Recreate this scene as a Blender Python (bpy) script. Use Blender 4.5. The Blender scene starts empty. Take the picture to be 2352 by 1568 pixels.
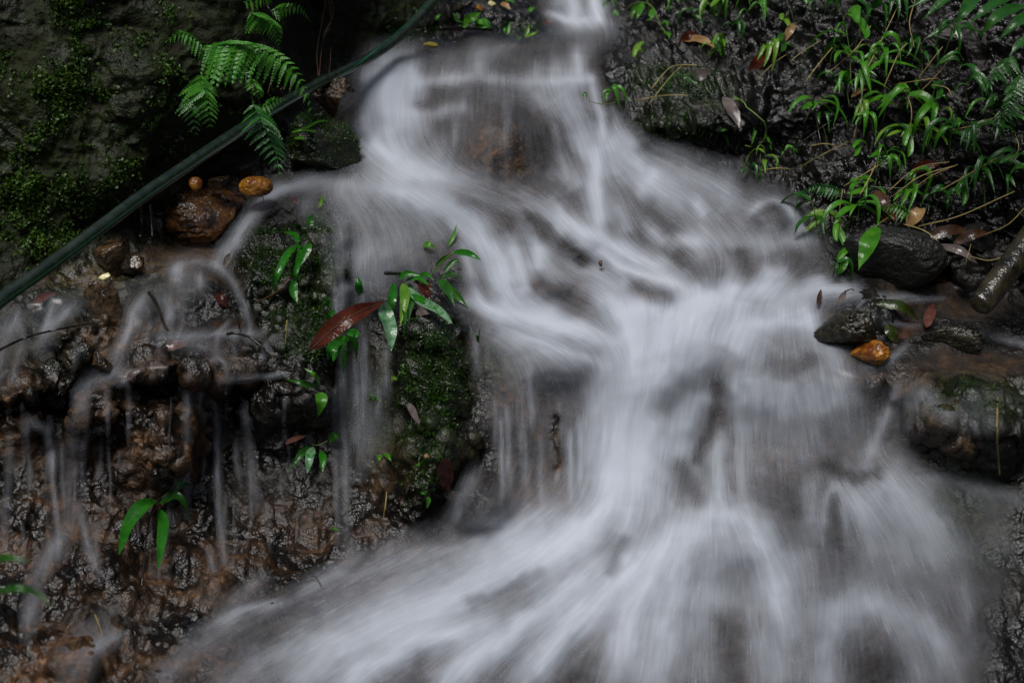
import bpy, math, random
import numpy as np
from mathutils import Vector, Matrix

# ------------------------------------------------------------------ camera, sky, sun, exposure
SC = bpy.context.scene
COL = SC.collection
CAM_H, PITCH, LENS = 1.6, math.radians(18.0), 45.0
cam_data = bpy.data.cameras.new("camera")
cam = bpy.data.objects.new("camera", cam_data)
COL.objects.link(cam)
cam.location = (0, 0, CAM_H)
cam.rotation_euler = (math.pi / 2 - PITCH, 0, 0)
cam_data.lens = LENS
cam_data.sensor_width = 36
cam_data.clip_start = 0.05
cam_data.clip_end = 500
cam_data.dof.use_dof = True
cam_data.dof.focus_distance = 3.0
cam_data.dof.aperture_fstop = 2.8
SC.camera = cam

SUN_EL, SUN_AZ = math.radians(63), math.radians(205)   # azimuth: direction the light comes from, clockwise from +y
world = bpy.data.worlds.new("World")
SC.world = world
world.use_nodes = True
wn, wl = world.node_tree.nodes, world.node_tree.links
wn.clear()
sky = wn.new("ShaderNodeTexSky")
sky.sky_type = 'NISHITA'
sky.sun_disc = False
sky.sun_elevation = SUN_EL
sky.sun_rotation = SUN_AZ
sky.air_density = 1.0
sky.dust_density = 4.0
sky.ozone_density = 1.0
bg = wn.new("ShaderNodeBackground")
bg.inputs[1].default_value = 0.05
wo = wn.new("ShaderNodeOutputWorld")
wl.new(sky.outputs[0], bg.inputs[0])
wl.new(bg.outputs[0], wo.inputs[0])
sun_data = bpy.data.lights.new("sun", 'SUN')
sun_data.energy = 2.0
sun_data.angle = math.radians(26)
sun_data.color = (1.0, 0.99, 0.97)
sun = bpy.data.objects.new("sun", sun_data)
COL.objects.link(sun)
sd = Vector((math.sin(SUN_AZ) * math.cos(SUN_EL), math.cos(SUN_AZ) * math.cos(SUN_EL), math.sin(SUN_EL)))
sun.rotation_euler = sd.to_track_quat('Z', 'Y').to_euler()
sun.location = sd * 20
SC.view_settings.view_transform = 'Standard'
SC.view_settings.look = 'None'
SC.view_settings.exposure = 0.68
SC.view_settings.gamma = 1.0
SC.render.engine = 'CYCLES'
SC.cycles.use_denoising = True
SC.cycles.transparent_max_bounces = 24
SC.cycles.max_bounces = 6
SC.cycles.diffuse_bounces = 2
SC.cycles.glossy_bounces = 2
SC.cycles.transmission_bounces = 3
SC.cycles.sample_clamp_indirect = 4.0

# ------------------------------------------------------------------ from a sight line and a distance to a point of the place
W, H = 2352.0, 1568.0
F = LENS / 36.0 * W
FWD = np.array([0, math.cos(PITCH), -math.sin(PITCH)])
UPV = np.array([0, math.sin(PITCH), math.cos(PITCH)])
CAMP = np.array([0, 0, CAM_H])


def unproj(x, y, d):
    x, y, d = np.asarray(x, float), np.asarray(y, float), np.asarray(d, float)
    a, b = (x - W / 2) / F, (H / 2 - y) / F
    p = FWD + a[..., None] * np.array([1.0, 0, 0]) + b[..., None] * UPV
    return CAMP + p * d[..., None]


# ------------------------------------------------------------------ noise
def hash3(ix, iy, iz, seed):
    h = (ix.astype(np.int64) * 374761393 + iy.astype(np.int64) * 668265263 + iz.astype(np.int64) * 2147483647 + seed * 974711) & 0xFFFFFFFF
    h = ((h ^ (h >> 13)) * 1274126177) & 0xFFFFFFFF
    h = ((h ^ (h >> 16)) * 2246822519) & 0xFFFFFFFF
    return ((h ^ (h >> 15)) & 0xFFFFFF).astype(np.float32) / 16777215.0


def vnoise(p, freq, seed=0):
    q = np.asarray(p) * freq
    i = np.floor(q).astype(np.int64)
    f = (q - i).astype(np.float32)
    f = f * f * f * (f * (f * 6 - 15) + 10)
    r = 0
    for a in (0, 1):
        wx = f[..., 0] if a else 1 - f[..., 0]
        for b in (0, 1):
            wy = f[..., 1] if b else 1 - f[..., 1]
            for c in (0, 1):
                wz = f[..., 2] if c else 1 - f[..., 2]
                r = r + wx * wy * wz * hash3(i[..., 0] + a, i[..., 1] + b, i[..., 2] + c, seed)
    return r * 2 - 1


def fbm(p, freq, octv=4, seed=0, gain=0.5, ridged=False):
    r, a, s = 0, 1.0, 0.0
    for k in range(octv):
        n = vnoise(p, freq * 2.03 ** k, seed + 17 * k)
        if ridged:
            n = 1 - 2 * np.abs(n)
        r = r + a * n
        s += a
        a *= gain
    return r / s


def worley(p, freq, seed=0):
    """distance to the nearest scattered point, 0..~1"""
    q = np.asarray(p) * freq
    i = np.floor(q).astype(np.int64)
    best = np.full(q.shape[:-1], 9.0, np.float32)
    for a in (-1, 0, 1):
        for b in (-1, 0, 1):
            for c in (-1, 0, 1):
                jx, jy, jz = i[..., 0] + a, i[..., 1] + b, i[..., 2] + c
                dx = jx + hash3(jx, jy, jz, seed) - q[..., 0]
                dy = jy + hash3(jx, jy, jz, seed + 1) - q[..., 1]
                dz = jz + hash3(jx, jy, jz, seed + 2) - q[..., 2]
                best = np.minimum(best, (dx * dx + dy * dy + dz * dz).astype(np.float32))
    return np.sqrt(best)


def blur(a, s):
    """separable gaussian blur with edge padding"""
    r = int(3 * s) + 1
    k = np.exp(-0.5 * (np.arange(-r, r + 1) / s) ** 2)
    k = (k / k.sum()).astype(np.float32)
    for ax in (0, 1):
        pad = [(0, 0), (0, 0)]
        pad[ax] = (r, r)
        b = np.pad(a, pad, mode='edge')
        out = np.zeros_like(a)
        n = a.shape[ax]
        for j in range(2 * r + 1):
            out += k[j] * (b[j:j + n] if ax == 0 else b[:, j:j + n])
        a = out
    return a


def sstep(a, b, x):
    t = np.clip((x - a) / (b - a), 0, 1)
    return t * t * (3 - 2 * t)


def bilin(g, fx, fy):
    ix = np.clip(np.floor(fx).astype(int), 0, g.shape[1] - 2)
    iy = np.clip(np.floor(fy).astype(int), 0, g.shape[0] - 2)
    tx, ty = np.clip(fx - ix, 0, 1), np.clip(fy - iy, 0, 1)
    return (g[iy, ix] * (1 - tx) + g[iy, ix + 1] * tx) * (1 - ty) + (g[iy + 1, ix] * (1 - tx) + g[iy + 1, ix + 1] * tx) * ty


def in_poly(x, y, poly):
    c = np.zeros(x.shape, bool)
    n = len(poly)
    for k in range(n):
        x0, y0 = poly[k]
        x1, y1 = poly[(k + 1) % n]
        if y0 == y1:
            continue
        hit = ((y0 > y) != (y1 > y)) & (x < (x1 - x0) * (y - y0) / (y1 - y0) + x0)
        c ^= hit
    return c


# ------------------------------------------------------------------ objects
def link_mesh(name, verts, faces, mat=None, parent=None, smooth=True, attrs=None, base=None):
    """faces: list of tuples or an (n,4)/(n,3) array; verts in world space, base = origin of the object (world)"""
    me = bpy.data.meshes.new(name)
    v = np.asarray(verts, np.float32).reshape(-1, 3)
    if base is not None:
        v = v - np.asarray(base, np.float32)
    if isinstance(faces, np.ndarray):
        n, k = faces.shape
        me.vertices.add(len(v))
        me.vertices.foreach_set("co", v.ravel())
        me.loops.add(n * k)
        me.loops.foreach_set("vertex_index", faces.astype(np.int32).ravel())
        me.polygons.add(n)
        me.polygons.foreach_set("loop_start", np.arange(0, n * k, k, dtype=np.int32))
        me.update(calc_edges=True)
    else:
        me.from_pydata([tuple(map(float, q)) for q in v], [], [tuple(map(int, f)) for f in faces])
    if attrs:
        for an, av in attrs.items():
            at = me.attributes.new(an, 'FLOAT', 'POINT')
            at.data.foreach_set("value", np.asarray(av, np.float32).ravel())
    if smooth:
        me.polygons.foreach_set("use_smooth", np.ones(len(me.polygons), bool))
    if mat:
        me.materials.append(mat)
    me.update()
    o = bpy.data.objects.new(name, me)
    COL.objects.link(o)
    if parent is not None:
        o.parent = parent
    if base is not None and parent is None:
        o.location = base
    return o


def tag(o, label=None, cat=None, group=None, kind=None):
    if label:
        o["label"] = label
    if cat:
        o["category"] = cat
    if group:
        o["group"] = group
    if kind:
        o["kind"] = kind
    return o


def empty(name, loc):
    o = bpy.data.objects.new(name, None)
    o.empty_display_size = 0.02
    o.location = loc
    COL.objects.link(o)
    return o


# ------------------------------------------------------------------ materials
class NT:
    def __init__(self, name):
        self.m = bpy.data.materials.new(name)
        self.m.use_nodes = True
        self.t = self.m.node_tree
        self.t.nodes.clear()
        self.out = self.n("ShaderNodeOutputMaterial")

    def n(self, kind, **kw):
        nd = self.t.nodes.new(kind)
        for k, v in kw.items():
            if k == 'ins':
                for i, x in v.items():
                    if isinstance(x, bpy.types.NodeSocket):
                        self.t.links.new(x, nd.inputs[i])
                    else:
                        nd.inputs[i].default_value = x
            else:
                setattr(nd, k, v)
        return nd

    def attr(self, name):
        return self.n("ShaderNodeAttribute", attribute_name=name).outputs["Fac"]

    def math(self, op, a, b=0.0, clamp=False):
        return self.n("ShaderNodeMath", operation=op, use_clamp=clamp, ins={0: a, 1: b}).outputs[0]

    def mix(self, fac, a, b):
        nd = self.n("ShaderNodeMix", data_type='RGBA')
        for i, x in ((0, fac), (6, a), (7, b)):
            if isinstance(x, bpy.types.NodeSocket):
                self.t.links.new(x, nd.inputs[i])
            else:
                nd.inputs[i].default_value = x if i == 0 else (*x, 1.0)[:4]
        return nd.outputs[2]

    def noise(self, scale, detail=4, rough=0.55, vec=None):
        nd = self.n("ShaderNodeTexNoise", ins={"Scale": scale, "Detail": detail, "Roughness": rough})
        if vec is not None:
            self.t.links.new(vec, nd.inputs["Vector"])
        return nd.outputs[0]

    def ramp(self, x, stops):
        nd = self.n("ShaderNodeValToRGB", ins={0: x})
        e = nd.color_ramp.elements
        while len(e) < len(stops):
            e.new(0.5)
        for k, (p, c) in enumerate(stops):
            e[k].position = p
            e[k].color = (*c, 1) if len(c) == 3 else c
        return nd.outputs[0]

    def range(self, x, a, b, c=0.0, d=1.0):
        return self.n("ShaderNodeMapRange", ins={0: x, 1: a, 2: b, 3: c, 4: d}).outputs[0]

    def bump(self, h, strength=0.4, dist=0.01):
        return self.n("ShaderNodeBump", ins={"Strength": strength, "Distance": dist, "Height": h}).outputs[0]

    def bsdf(self, **ins):
        nd = self.n("ShaderNodeBsdfPrincipled")
        for k, x in ins.items():
            k = k.replace('_', ' ')
            if isinstance(x, bpy.types.NodeSocket):
                self.t.links.new(x, nd.inputs[k])
            else:
                nd.inputs[k].default_value = x
        return nd

    def done(self, shader):
        self.t.links.new(shader, self.out.inputs[0])
        return self.m


def rock_material():
    k = NT("wet_rock")
    geo = k.n("ShaderNodeNewGeometry").outputs["Position"]
    n1 = k.noise(9, 6, 0.6, geo)
    n2 = k.noise(42, 5, 0.65, geo)
    n3 = k.noise(170, 1.5, 0.5, geo)
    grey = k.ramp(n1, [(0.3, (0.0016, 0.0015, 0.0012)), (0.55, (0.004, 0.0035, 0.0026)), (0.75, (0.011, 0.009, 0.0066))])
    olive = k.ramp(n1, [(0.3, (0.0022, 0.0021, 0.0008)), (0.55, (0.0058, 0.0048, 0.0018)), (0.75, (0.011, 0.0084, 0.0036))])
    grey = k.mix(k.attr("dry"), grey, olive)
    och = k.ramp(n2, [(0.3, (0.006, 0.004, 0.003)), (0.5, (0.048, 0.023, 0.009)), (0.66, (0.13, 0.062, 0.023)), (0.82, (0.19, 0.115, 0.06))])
    om = k.math('MULTIPLY', k.attr("ochre"), k.math('MAXIMUM', k.range(n1, 0.43, 0.58, 0.06, 1.1), k.math('MULTIPLY', k.attr("sub"), 0.75)), True)
    c = k.mix(om, grey, och)
    orange = k.mix(n2, (0.16, 0.05, 0.012), (0.45, 0.17, 0.03))
    c = k.mix(k.attr("orange"), c, orange)
    mm = k.math('MULTIPLY', k.attr("moss"), k.range(n2, 0.36, 0.62), True)
    moss = k.mix(n3, (0.006, 0.011, 0.002), (0.03, 0.055, 0.008))
    c = k.mix(mm, c, moss)
    h = k.math('ADD', k.math('MULTIPLY', n2, 0.6), k.math('MULTIPLY', n3, 0.3))
    rough = k.math('ADD', k.range(n1, 0.42, 0.60, 0.13, 0.55), k.math('MULTIPLY', k.math('ADD', k.attr("dry"), k.attr("sub")), 0.4), True)
    b = k.bsdf(Base_Color=c, Roughness=rough, Normal=k.bump(h, 1.0, 0.010))
    b.inputs["Specular IOR Level"].default_value = 0.5
    k.t.links.new(k.math('MULTIPLY', k.range(k.attr("dry"), 0, 1, 0.45, 0.07), k.range(k.attr("sub"), 0, 1, 1.0, 0.45)), b.inputs["Specular IOR Level"])
    return k.done(b.outputs[0])


def water_material():
    k = NT("flowing_water")
    foam = k.attr("foam")
    film = k.attr("film")
    d = k.n("ShaderNodeBsdfDiffuse", ins={0: (0.76, 0.81, 0.89, 1), 1: 0.6}).outputs[0]
    tr = k.n("ShaderNodeBsdfTranslucent", ins={0: (0.76, 0.81, 0.90, 1)}).outputs[0]
    body = k.n("ShaderNodeMixShader", ins={0: 0.48, 1: d, 2: tr}).outputs[0]
    clear = k.n("ShaderNodeBsdfTransparent", ins={0: (1, 1, 1, 1)}).outputs[0]
    gl = k.n("ShaderNodeBsdfGlossy", ins={0: (1, 1, 1, 1), 1: 0.30}).outputs[0]
    fr = k.n("ShaderNodeFresnel", ins={0: 1.33}).outputs[0]
    clear = k.n("ShaderNodeMixShader", ins={0: k.math('MULTIPLY', fr, film), 1: clear, 2: gl}).outputs[0]
    sh = k.n("ShaderNodeMixShader", ins={0: foam, 1: clear, 2: body}).outputs[0]
    return k.done(sh)


M_ROCK = rock_material()
M_WATER = water_material()
# ------------------------------------------------------------------ the shape of the gully: distance of the ground along each sight line
CTRL = [  # x, y, distance
    (-300, -250, 3.05), (0, -250, 3.0), (400, -250, 3.05), (750, -250, 3.3), (1000, -250, 4.1), (1320, -250, 4.6), (1500, -250, 4.2), (1900, -250, 3.7), (2352, -250, 3.3), (2650, -250, 3.1),
    (-300, 0, 3.0), (0, 0, 2.98), (200, 100, 3.05), (400, 0, 3.1), (560, 60, 3.2), (700, 0, 3.45), (800, 60, 3.7), (950, 40, 3.85), (1100, 20, 4.1), (1240, 30, 4.1),
    (-300, 350, 2.95), (0, 300, 2.98), (200, 350, 3.05), (400, 250, 3.12), (560, 250, 3.22), (680, 200, 3.4), (800, 130, 3.68),
    (-300, 620, 2.9), (0, 560, 2.96), (150, 520, 3.02), (300, 430, 3.1), (430, 380, 3.25), (560, 330, 3.35), (660, 330, 3.42),
    (1320, -60, 4.6), (1330, 0, 4.42), (1335, 45, 4.32), (1330, 70, 4.2), (1200, 100, 4.0), (1050, 110, 3.92), (920, 130, 3.8), (1350, 130, 3.82), (1100, 165, 3.68), (900, 155, 3.66), (1300, 165, 3.7),
    (860, 270, 3.6), (950, 280, 3.58), (1080, 240, 3.52), (1140, 300, 3.42), (1150, 390, 3.38), (1280, 250, 3.5), (1360, 300, 3.5), (850, 330, 3.52), (980, 390, 3.42), (1030, 300, 3.5),
    (1430, 60, 4.15), (1500, 20, 3.95), (1450, 180, 3.72), (1600, 60, 3.75), (1600, 200, 3.58), (1800, 100, 3.5), (1800, 280, 3.42), (2000, 100, 3.38), (2050, 300, 3.28), (2300, 100, 3.18), (2300, 350, 3.1), (2600, 200, 3.0), (1500, 330, 3.46), (1640, 370, 3.42), (1800, 420, 3.34), (1950, 470, 3.24), (2150, 480, 3.16), (2352, 520, 3.05), (2600, 500, 2.95),
    (640, 430, 3.36), (800, 430, 3.34), (950, 440, 3.3), (1100, 450, 3.28), (1300, 440, 3.3), (1450, 420, 3.34), (1600, 430, 3.32), (1750, 480, 3.24),
    (560, 520, 3.3), (450, 540, 3.34), (350, 560, 3.2), (200, 620, 3.05), (60, 690, 2.92), (-200, 760, 2.8),
    (1050, 560, 3.14), (1200, 560, 3.15), (1350, 540, 3.16), (1500, 560, 3.16), (1700, 560, 3.16), (1850, 580, 3.14), (950, 540, 3.16), (820, 520, 3.16), (820, 640, 3.05),
    (1150, 680, 2.98), (1300, 680, 3.0), (1450, 680, 3.0), (1600, 660, 3.02), (1750, 650, 3.03), (1880, 660, 3.04), (2050, 660, 3.05), (2200, 660, 3.06), (2352, 680, 3.05),
    (420, 620, 3.12), (500, 640, 3.1), (430, 740, 2.98), (250, 700, 2.96), (100, 760, 2.85), (570, 740, 2.98), (450, 770, 2.93), (250, 830, 2.85), (50, 860, 2.75),
    (640, 760, 3.0), (720, 820, 2.96), (850, 760, 3.0), (850, 900, 2.96),
    (1130, 760, 2.92), (1280, 780, 2.9), (1420, 760, 2.9), (1530, 730, 2.9), (1680, 760, 2.9), (1800, 760, 2.92), (1920, 780, 2.92), (2100, 780, 2.92), (2250, 790, 2.9), (2450, 800, 2.85),
    (1200, 900, 2.86), (1330, 900, 2.86), (1450, 900, 2.84), (1540, 900, 2.84), (1640, 900, 2.9), (1720, 870, 2.82), (1840, 870, 2.82), (1960, 870, 2.82), (2080, 880, 2.8), (2250, 880, 2.78), (2450, 880, 2.74),
    (1100, 1050, 2.86), (1250, 1060, 2.86), (1430, 1060, 2.82), (1640, 1060, 2.86), (1800, 1060, 2.82), (1950, 1060, 2.82), (2150, 1050, 2.78), (2352, 1050, 2.7),
    (450, 870, 2.82), (250, 880, 2.78), (50, 900, 2.68), (640, 870, 2.86), (450, 1000, 2.85), (250, 1000, 2.8), (50, 1000, 2.7), (640, 1000, 2.9), (780, 1050, 2.92), (950, 1050, 2.85),
    (100, 1200, 2.66), (300, 1200, 2.75), (500, 1200, 2.8), (700, 1230, 2.8), (900, 1200, 2.82), (1080, 1200, 2.8), (1250, 1160, 2.78),
    (1400, 1160, 2.74), (1640, 1180, 2.7), (1900, 1120, 2.74), (2100, 1120, 2.72), (2300, 1200, 2.66),
    (100, 1380, 2.52), (400, 1400, 2.58), (650, 1370, 2.62), (900, 1290, 2.68), (1200, 1290, 2.62), (1450, 1280, 2.62), (1700, 1300, 2.62), (1950, 1390, 2.52), (2200, 1330, 2.6), (2450, 1350, 2.55),
    (-200, 1568, 2.35), (100, 1568, 2.38), (400, 1540, 2.42), (800, 1500, 2.46), (1200, 1500, 2.46), (1600, 1500, 2.5), (1950, 1560, 2.46), (2250, 1560, 2.46), (2500, 1568, 2.45),
    (-300, 1850, 2.15), (400, 1850, 2.2), (1200, 1850, 2.2), (2000, 1850, 2.22), (2650, 1850, 2.2), (-300, 1100, 2.55), (-300, 900, 2.65), (2650, 1200, 2.55), (2650, 850, 2.7),
]
c = np.array(CTRL, float)
cx, cy, cd = c[:, 0] / 1000, c[:, 1] / 1000, c[:, 2]


def tps_k(r2):
    return np.where(r2 > 1e-12, r2 * np.log(np.maximum(r2, 1e-12)), 0)


n = len(c)
K = tps_k((cx[:, None] - cx) ** 2 + (cy[:, None] - cy) ** 2) + np.eye(n) * 0.002
P = np.stack([np.ones(n), cx, cy], 1)
A = np.zeros((n + 3, n + 3))
A[:n, :n], A[:n, n:], A[n:, :n] = K, P, P.T
sol = np.linalg.solve(A, np.concatenate([cd, np.zeros(3)]))

X0, X1, Y0, Y1, ST = -560.0, 2910.0, -250.0, 1850.0, 2.7
NX, NY = int((X1 - X0) / ST) + 1, int((Y1 - Y0) / ST) + 1
gx, gy = np.meshgrid(X0 + ST * np.arange(NX), Y0 + ST * np.arange(NY))
CS = 20.0
kx, ky = np.meshgrid(np.arange(X0, X1 + 2 * CS, CS), np.arange(Y0, Y1 + 2 * CS, CS))
r2 = (kx[..., None] / 1000 - cx) ** 2 + (ky[..., None] / 1000 - cy) ** 2
coarse = tps_k(r2) @ sol[:n] + sol[n] + sol[n + 1] * kx / 1000 + sol[n + 2] * ky / 1000
D = bilin(coarse, (gx - X0) / CS, (gy - Y0) / CS)


def dist_poly(pts, x, y):
    """distance to a polyline, signed drop below it, and the tangent of the nearest piece"""
    best = np.full(x.shape, 1e9)
    tx = np.zeros(x.shape)
    ty = np.ones(x.shape)
    tt = np.zeros(x.shape)
    nseg = len(pts) - 1
    for k in range(nseg):
        (ax, ay), (bx, by) = pts[k], pts[k + 1]
        vx, vy = bx - ax, by - ay
        L2 = vx * vx + vy * vy + 1e-9
        t = np.clip(((x - ax) * vx + (y - ay) * vy) / L2, 0, 1)
        d = np.hypot(x - ax - t * vx, y - ay - t * vy)
        m = d < best
        best = np.where(m, d, best)
        L = math.sqrt(L2)
        tx = np.where(m, vx / L, tx)
        ty = np.where(m, vy / L, ty)
        tt = np.where(m, (k + t) / nseg, tt)
    return best, tx, ty, tt


# ledges: the ground steps back below these edges
LIPS = [
    (0.16, 150, [(-300, 890), (0, 905), (120, 880), (280, 885), (400, 850), (470, 868), (560, 866), (650, 866), (700, 910)]),
    (0.10, 160, [(1980, 890), (2020, 885), (2060, 905), (2200, 890), (2400, 880), (2650, 870)]),
    (0.02, 90, [(880, 152), (920, 158), (1000, 185), (1180, 195), (1380, 185)]),
    (0.015, 90, [(1100, 775), (1200, 800), (1290, 830), (1380, 880)]),
    (0.015, 80, [(1660, 860), (1760, 845), (1900, 860)]),
    (0.07, 60, [(90, 770), (200, 760), (290, 740)]),
    (0.01, 60, [(1560, 890), (1660, 905)]),
    (0.03, 70, [(1880, 1090), (1960, 1075), (2080, 1070)]),
    (0.05, 60, [(1180, 500), (1290, 525), (1350, 570)]),
    (0.04, 60, [(1120, 620), (1230, 645), (1340, 650)]),
    (0.12, 90, [(1460, 300), (1560, 285), (1700, 300), (1760, 330)]),
    (0.20, 60, [(2080, 610), (2200, 630), (2350, 640)]),
    (0.10, 110, [(1020, 1090), (1080, 1060), (1100, 1040)]),
]
zz = np.zeros(NX)
lipn = vnoise(np.stack([gx[0] / 70, zz + .5, zz], -1), 1.0, 5) + .6 * vnoise(np.stack([gx[0] / 28, zz + .5, zz], -1), 1.0, 6)
lipa = np.clip(.75 + .9 * vnoise(np.stack([gx[0] / 110, zz + .5, zz], -1), 1.0, 9), .1, 1.5)
for amt, ln, pts in LIPS:
    xs = np.array([p[0] for p in pts], float)
    ys = np.array([p[1] for p in pts], float)
    yl = np.interp(gx[0], xs, ys)[None, :] + 26 * lipn[None, :] + 6 * np.sin(gx / 11.3 + 1)
    endf = sstep(xs[0] - 30, xs[0] + 30, gx) * (1 - sstep(xs[-1] - 30, xs[-1] + 30, gx))
    s = gy - yl
    D += amt * lipa[None, :] * endf * sstep(0, 34, s) * np.exp(-np.maximum(s, 0) / ln * 1.2)

# swells: rocks under the water and blocks of the banks (x, y, rx, ry, toward the camera)
SWELL = [(1140, 310, 110, 110, .10), (1780, 500, 60, 50, .07), (1650, 600, 70, 60, .05), (1800, 610, 70, 60, .05), (1320, 575, 35, 30, .05), (1240, 660, 80, 30, .04), (1490, 670, 60, 26, .04),
         (1680, 1230, 120, 90, .07), (2010, 1450, 100, 90, .05), (1480, 700, 70, 40, .04), (1280, 830, 110, 60, .05), (430, 650, 80, 55, .06), (930, 470, 150, 45, .04), (1540, 450, 70, 50, .03),
         (360, 960, 90, 110, .06), (370, 1060, 70, 90, .07), (120, 1000, 80, 90, .05), (600, 930, 80, 50, .03), (1620, 260, 150, 60, .08), (1780, 220, 120, 80, .06), (1960, 400, 120, 60, .05), (1550, 160, 120, 60, .05),
         (2230, 1000, 150, 90, .09), (2150, 960, 60, 50, .04), (1110, 1150, 60, 60, .05), (330, 200, 90, 120, .06), (120, 230, 100, 160, .05), (250, 380, 100, 80, .04), (700, 60, 40, 130, -.10), (1100, 25, 110, 30, .05),
         (800, 900, 30, 200, -.04), (560, 1050, 120, 100, -.05), (200, 1300, 150, 60, .04), (150, 1520, 140, 60, .05), (430, 1500, 120, 50, .03), (300, 490, 60, 30, -.06), (1600, 1100, 30, 90, -.05)]
for x, y, rx, ry, a in SWELL:
    D -= a * np.exp(-(((gx - x) / rx) ** 2 + ((gy - y) / ry) ** 2) ** 1.4)

# the dark craggy outcrops in the middle: part of the bedrock
CRAG = [(655, 600, 118, 84, .085), (735, 520, 60, 52, .06), (715, 750, 84, 90, .06), (765, 640, 40, 90, .04), (990, 860, 74, 130, .10), (1000, 760, 60, 40, .05), (985, 1060, 78, 90, .08), (1100, 1165, 60, 60, .06), (940, 1160, 60, 50, .04), (700, 900, 60, 70, .04), (150, 790, 70, 60, .05), (100, 700, 60, 30, .03),
        (870, 650, 45, 60, .05), (2000, 720, 80, 40, .03), (2220, 960, 130, 60, .05), (400, 850, 70, 34, .05), (250, 940, 90, 60, .04), (340, 1020, 70, 80, .05), (60, 950, 70, 60, .05)]
wob = 0.28 * vnoise(np.stack([gx / 46, gy / 46, 0 * gx], -1), 1.0, 3) + 0.2 * vnoise(np.stack([gx / 19, gy / 19, 0 * gx], -1), 1.0, 4)
crag = np.zeros(gx.shape)
for x, y, rx, ry, a in CRAG:
    g_ = np.exp(-(((gx - x) / rx) ** 2 + ((gy - y) / ry) ** 2) ** 2 * (1 + 1.6 * wob))
    D -= 1.5 * a * g_
    crag = np.maximum(crag, g_)

# ------------------------------------------------------------------ where the water runs: courses, from upstream down
S = []


def st(dens, w, pts, dr=None):
    S.append((dens, w * (1.16 if w >= 28 else 1.06), pts, dr))


DN = (0, 1)
# top fall and pool
st(.9, 24, [(1300, -60), (1316, 20), (1325, 46)]); st(.93, 24, [(1362, -60), (1368, 20), (1372, 46)]); st(.85, 12, [(1262, 30), (1300, 44), (1370, 48)]); st(.5, 25, [(1270, -60), (1280, 20)])
st(.24, 16, [(1420, 60), (1340, 64), (1270, 66)]); st(.05, 24, [(1410, 88), (1320, 88), (1200, 115), (1050, 128), (900, 142)]); st(.07, 20, [(1415, 80), (1350, 108), (1300, 145)])
st(.05, 24, [(1300, 80), (1150, 110), (960, 125)]); st(.14, 24, [(1150, 125), (1000, 150)]); st(.15, 12, [(1180, 105), (1100, 120)])
# upper fall
st(.88, 32, [(892, 152), (885, 210), (876, 280)]); st(.82, 32, [(938, 152), (930, 210), (925, 290)]); st(.35, 26, [(880, 122), (900, 165)], (0, 1)); st(.5, 24, [(862, 150), (850, 200)]); st(.55, 18, [(856, 178), (838, 240), (832, 290)]); st(.6, 50, [(900, 200), (898, 270), (905, 330)])
st(.62, 14, [(960, 190), (1080, 175), (1180, 190), (1290, 188), (1360, 180)], (.1, 1)); st(.55, 22, [(1098, 140), (1100, 175)]); st(.62, 24, [(1330, 122), (1325, 180)]); st(.5, 24, [(1225, 160), (1215, 205)])
st(.45, 20, [(1040, 165), (1030, 200)]); st(.5, 26, [(1280, 150), (1275, 195)])
st(.36, 50, [(1000, 200), (985, 250)]); st(.4, 50, [(1150, 205), (1140, 245)]); st(.5, 40, [(1300, 200), (1340, 280)]); st(.5, 30, [(1230, 210), (1260, 250)])
st(.7, 14, [(1362, 190), (1378, 260), (1388, 335)]); st(.3, 12, [(1410, 240), (1415, 310)]); st(.72, 17, [(925, 264), (1000, 262), (1062, 250)], (.3, 1)); st(.36, 36, [(955, 285), (990, 340), (1025, 385)])
st(.3, 20, [(1075, 210), (1045, 290), (1005, 360)]); st(.36, 22, [(1225, 215), (1290, 270), (1340, 340)]); st(.45, 25, [(1290, 225), (1330, 290), (1360, 340)]); st(.2, 75, [(1140, 230), (1140, 400)]); st(.25, 30, [(1120, 240), (1110, 390)])
# pool under the upper fall, running right
st(.85, 32, [(835, 325), (900, 360), (980, 400), (1040, 412)]); st(.7, 26, [(870, 385), (960, 412)]); st(.5, 40, [(890, 320), (930, 370)]); st(.3, 22, [(1030, 398), (1130, 420), (1240, 430)]); st(.4, 26, [(1250, 396), (1300, 420)])
st(.7, 30, [(1345, 320), (1360, 400), (1372, 480), (1380, 540)]); st(.6, 24, [(1290, 370), (1330, 440)]); st(.58, 26, [(1400, 315), (1440, 360), (1490, 392)]); st(.55, 30, [(1390, 330), (1412, 410)]); st(.75, 14, [(1368, 350), (1375, 450), (1380, 530)])
st(.55, 22, [(1430, 300), (1460, 350)])
st(.42, 18, [(830, 422), (740, 420), (640, 428)]); st(.42, 14, [(720, 415), (650, 430), (600, 460)]); st(.52, 22, [(860, 425), (930, 440), (1010, 460)]); st(.58, 24, [(1000, 400), (1120, 425), (1230, 458)]); st(.32, 36, [(760, 440), (850, 462)])
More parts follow.
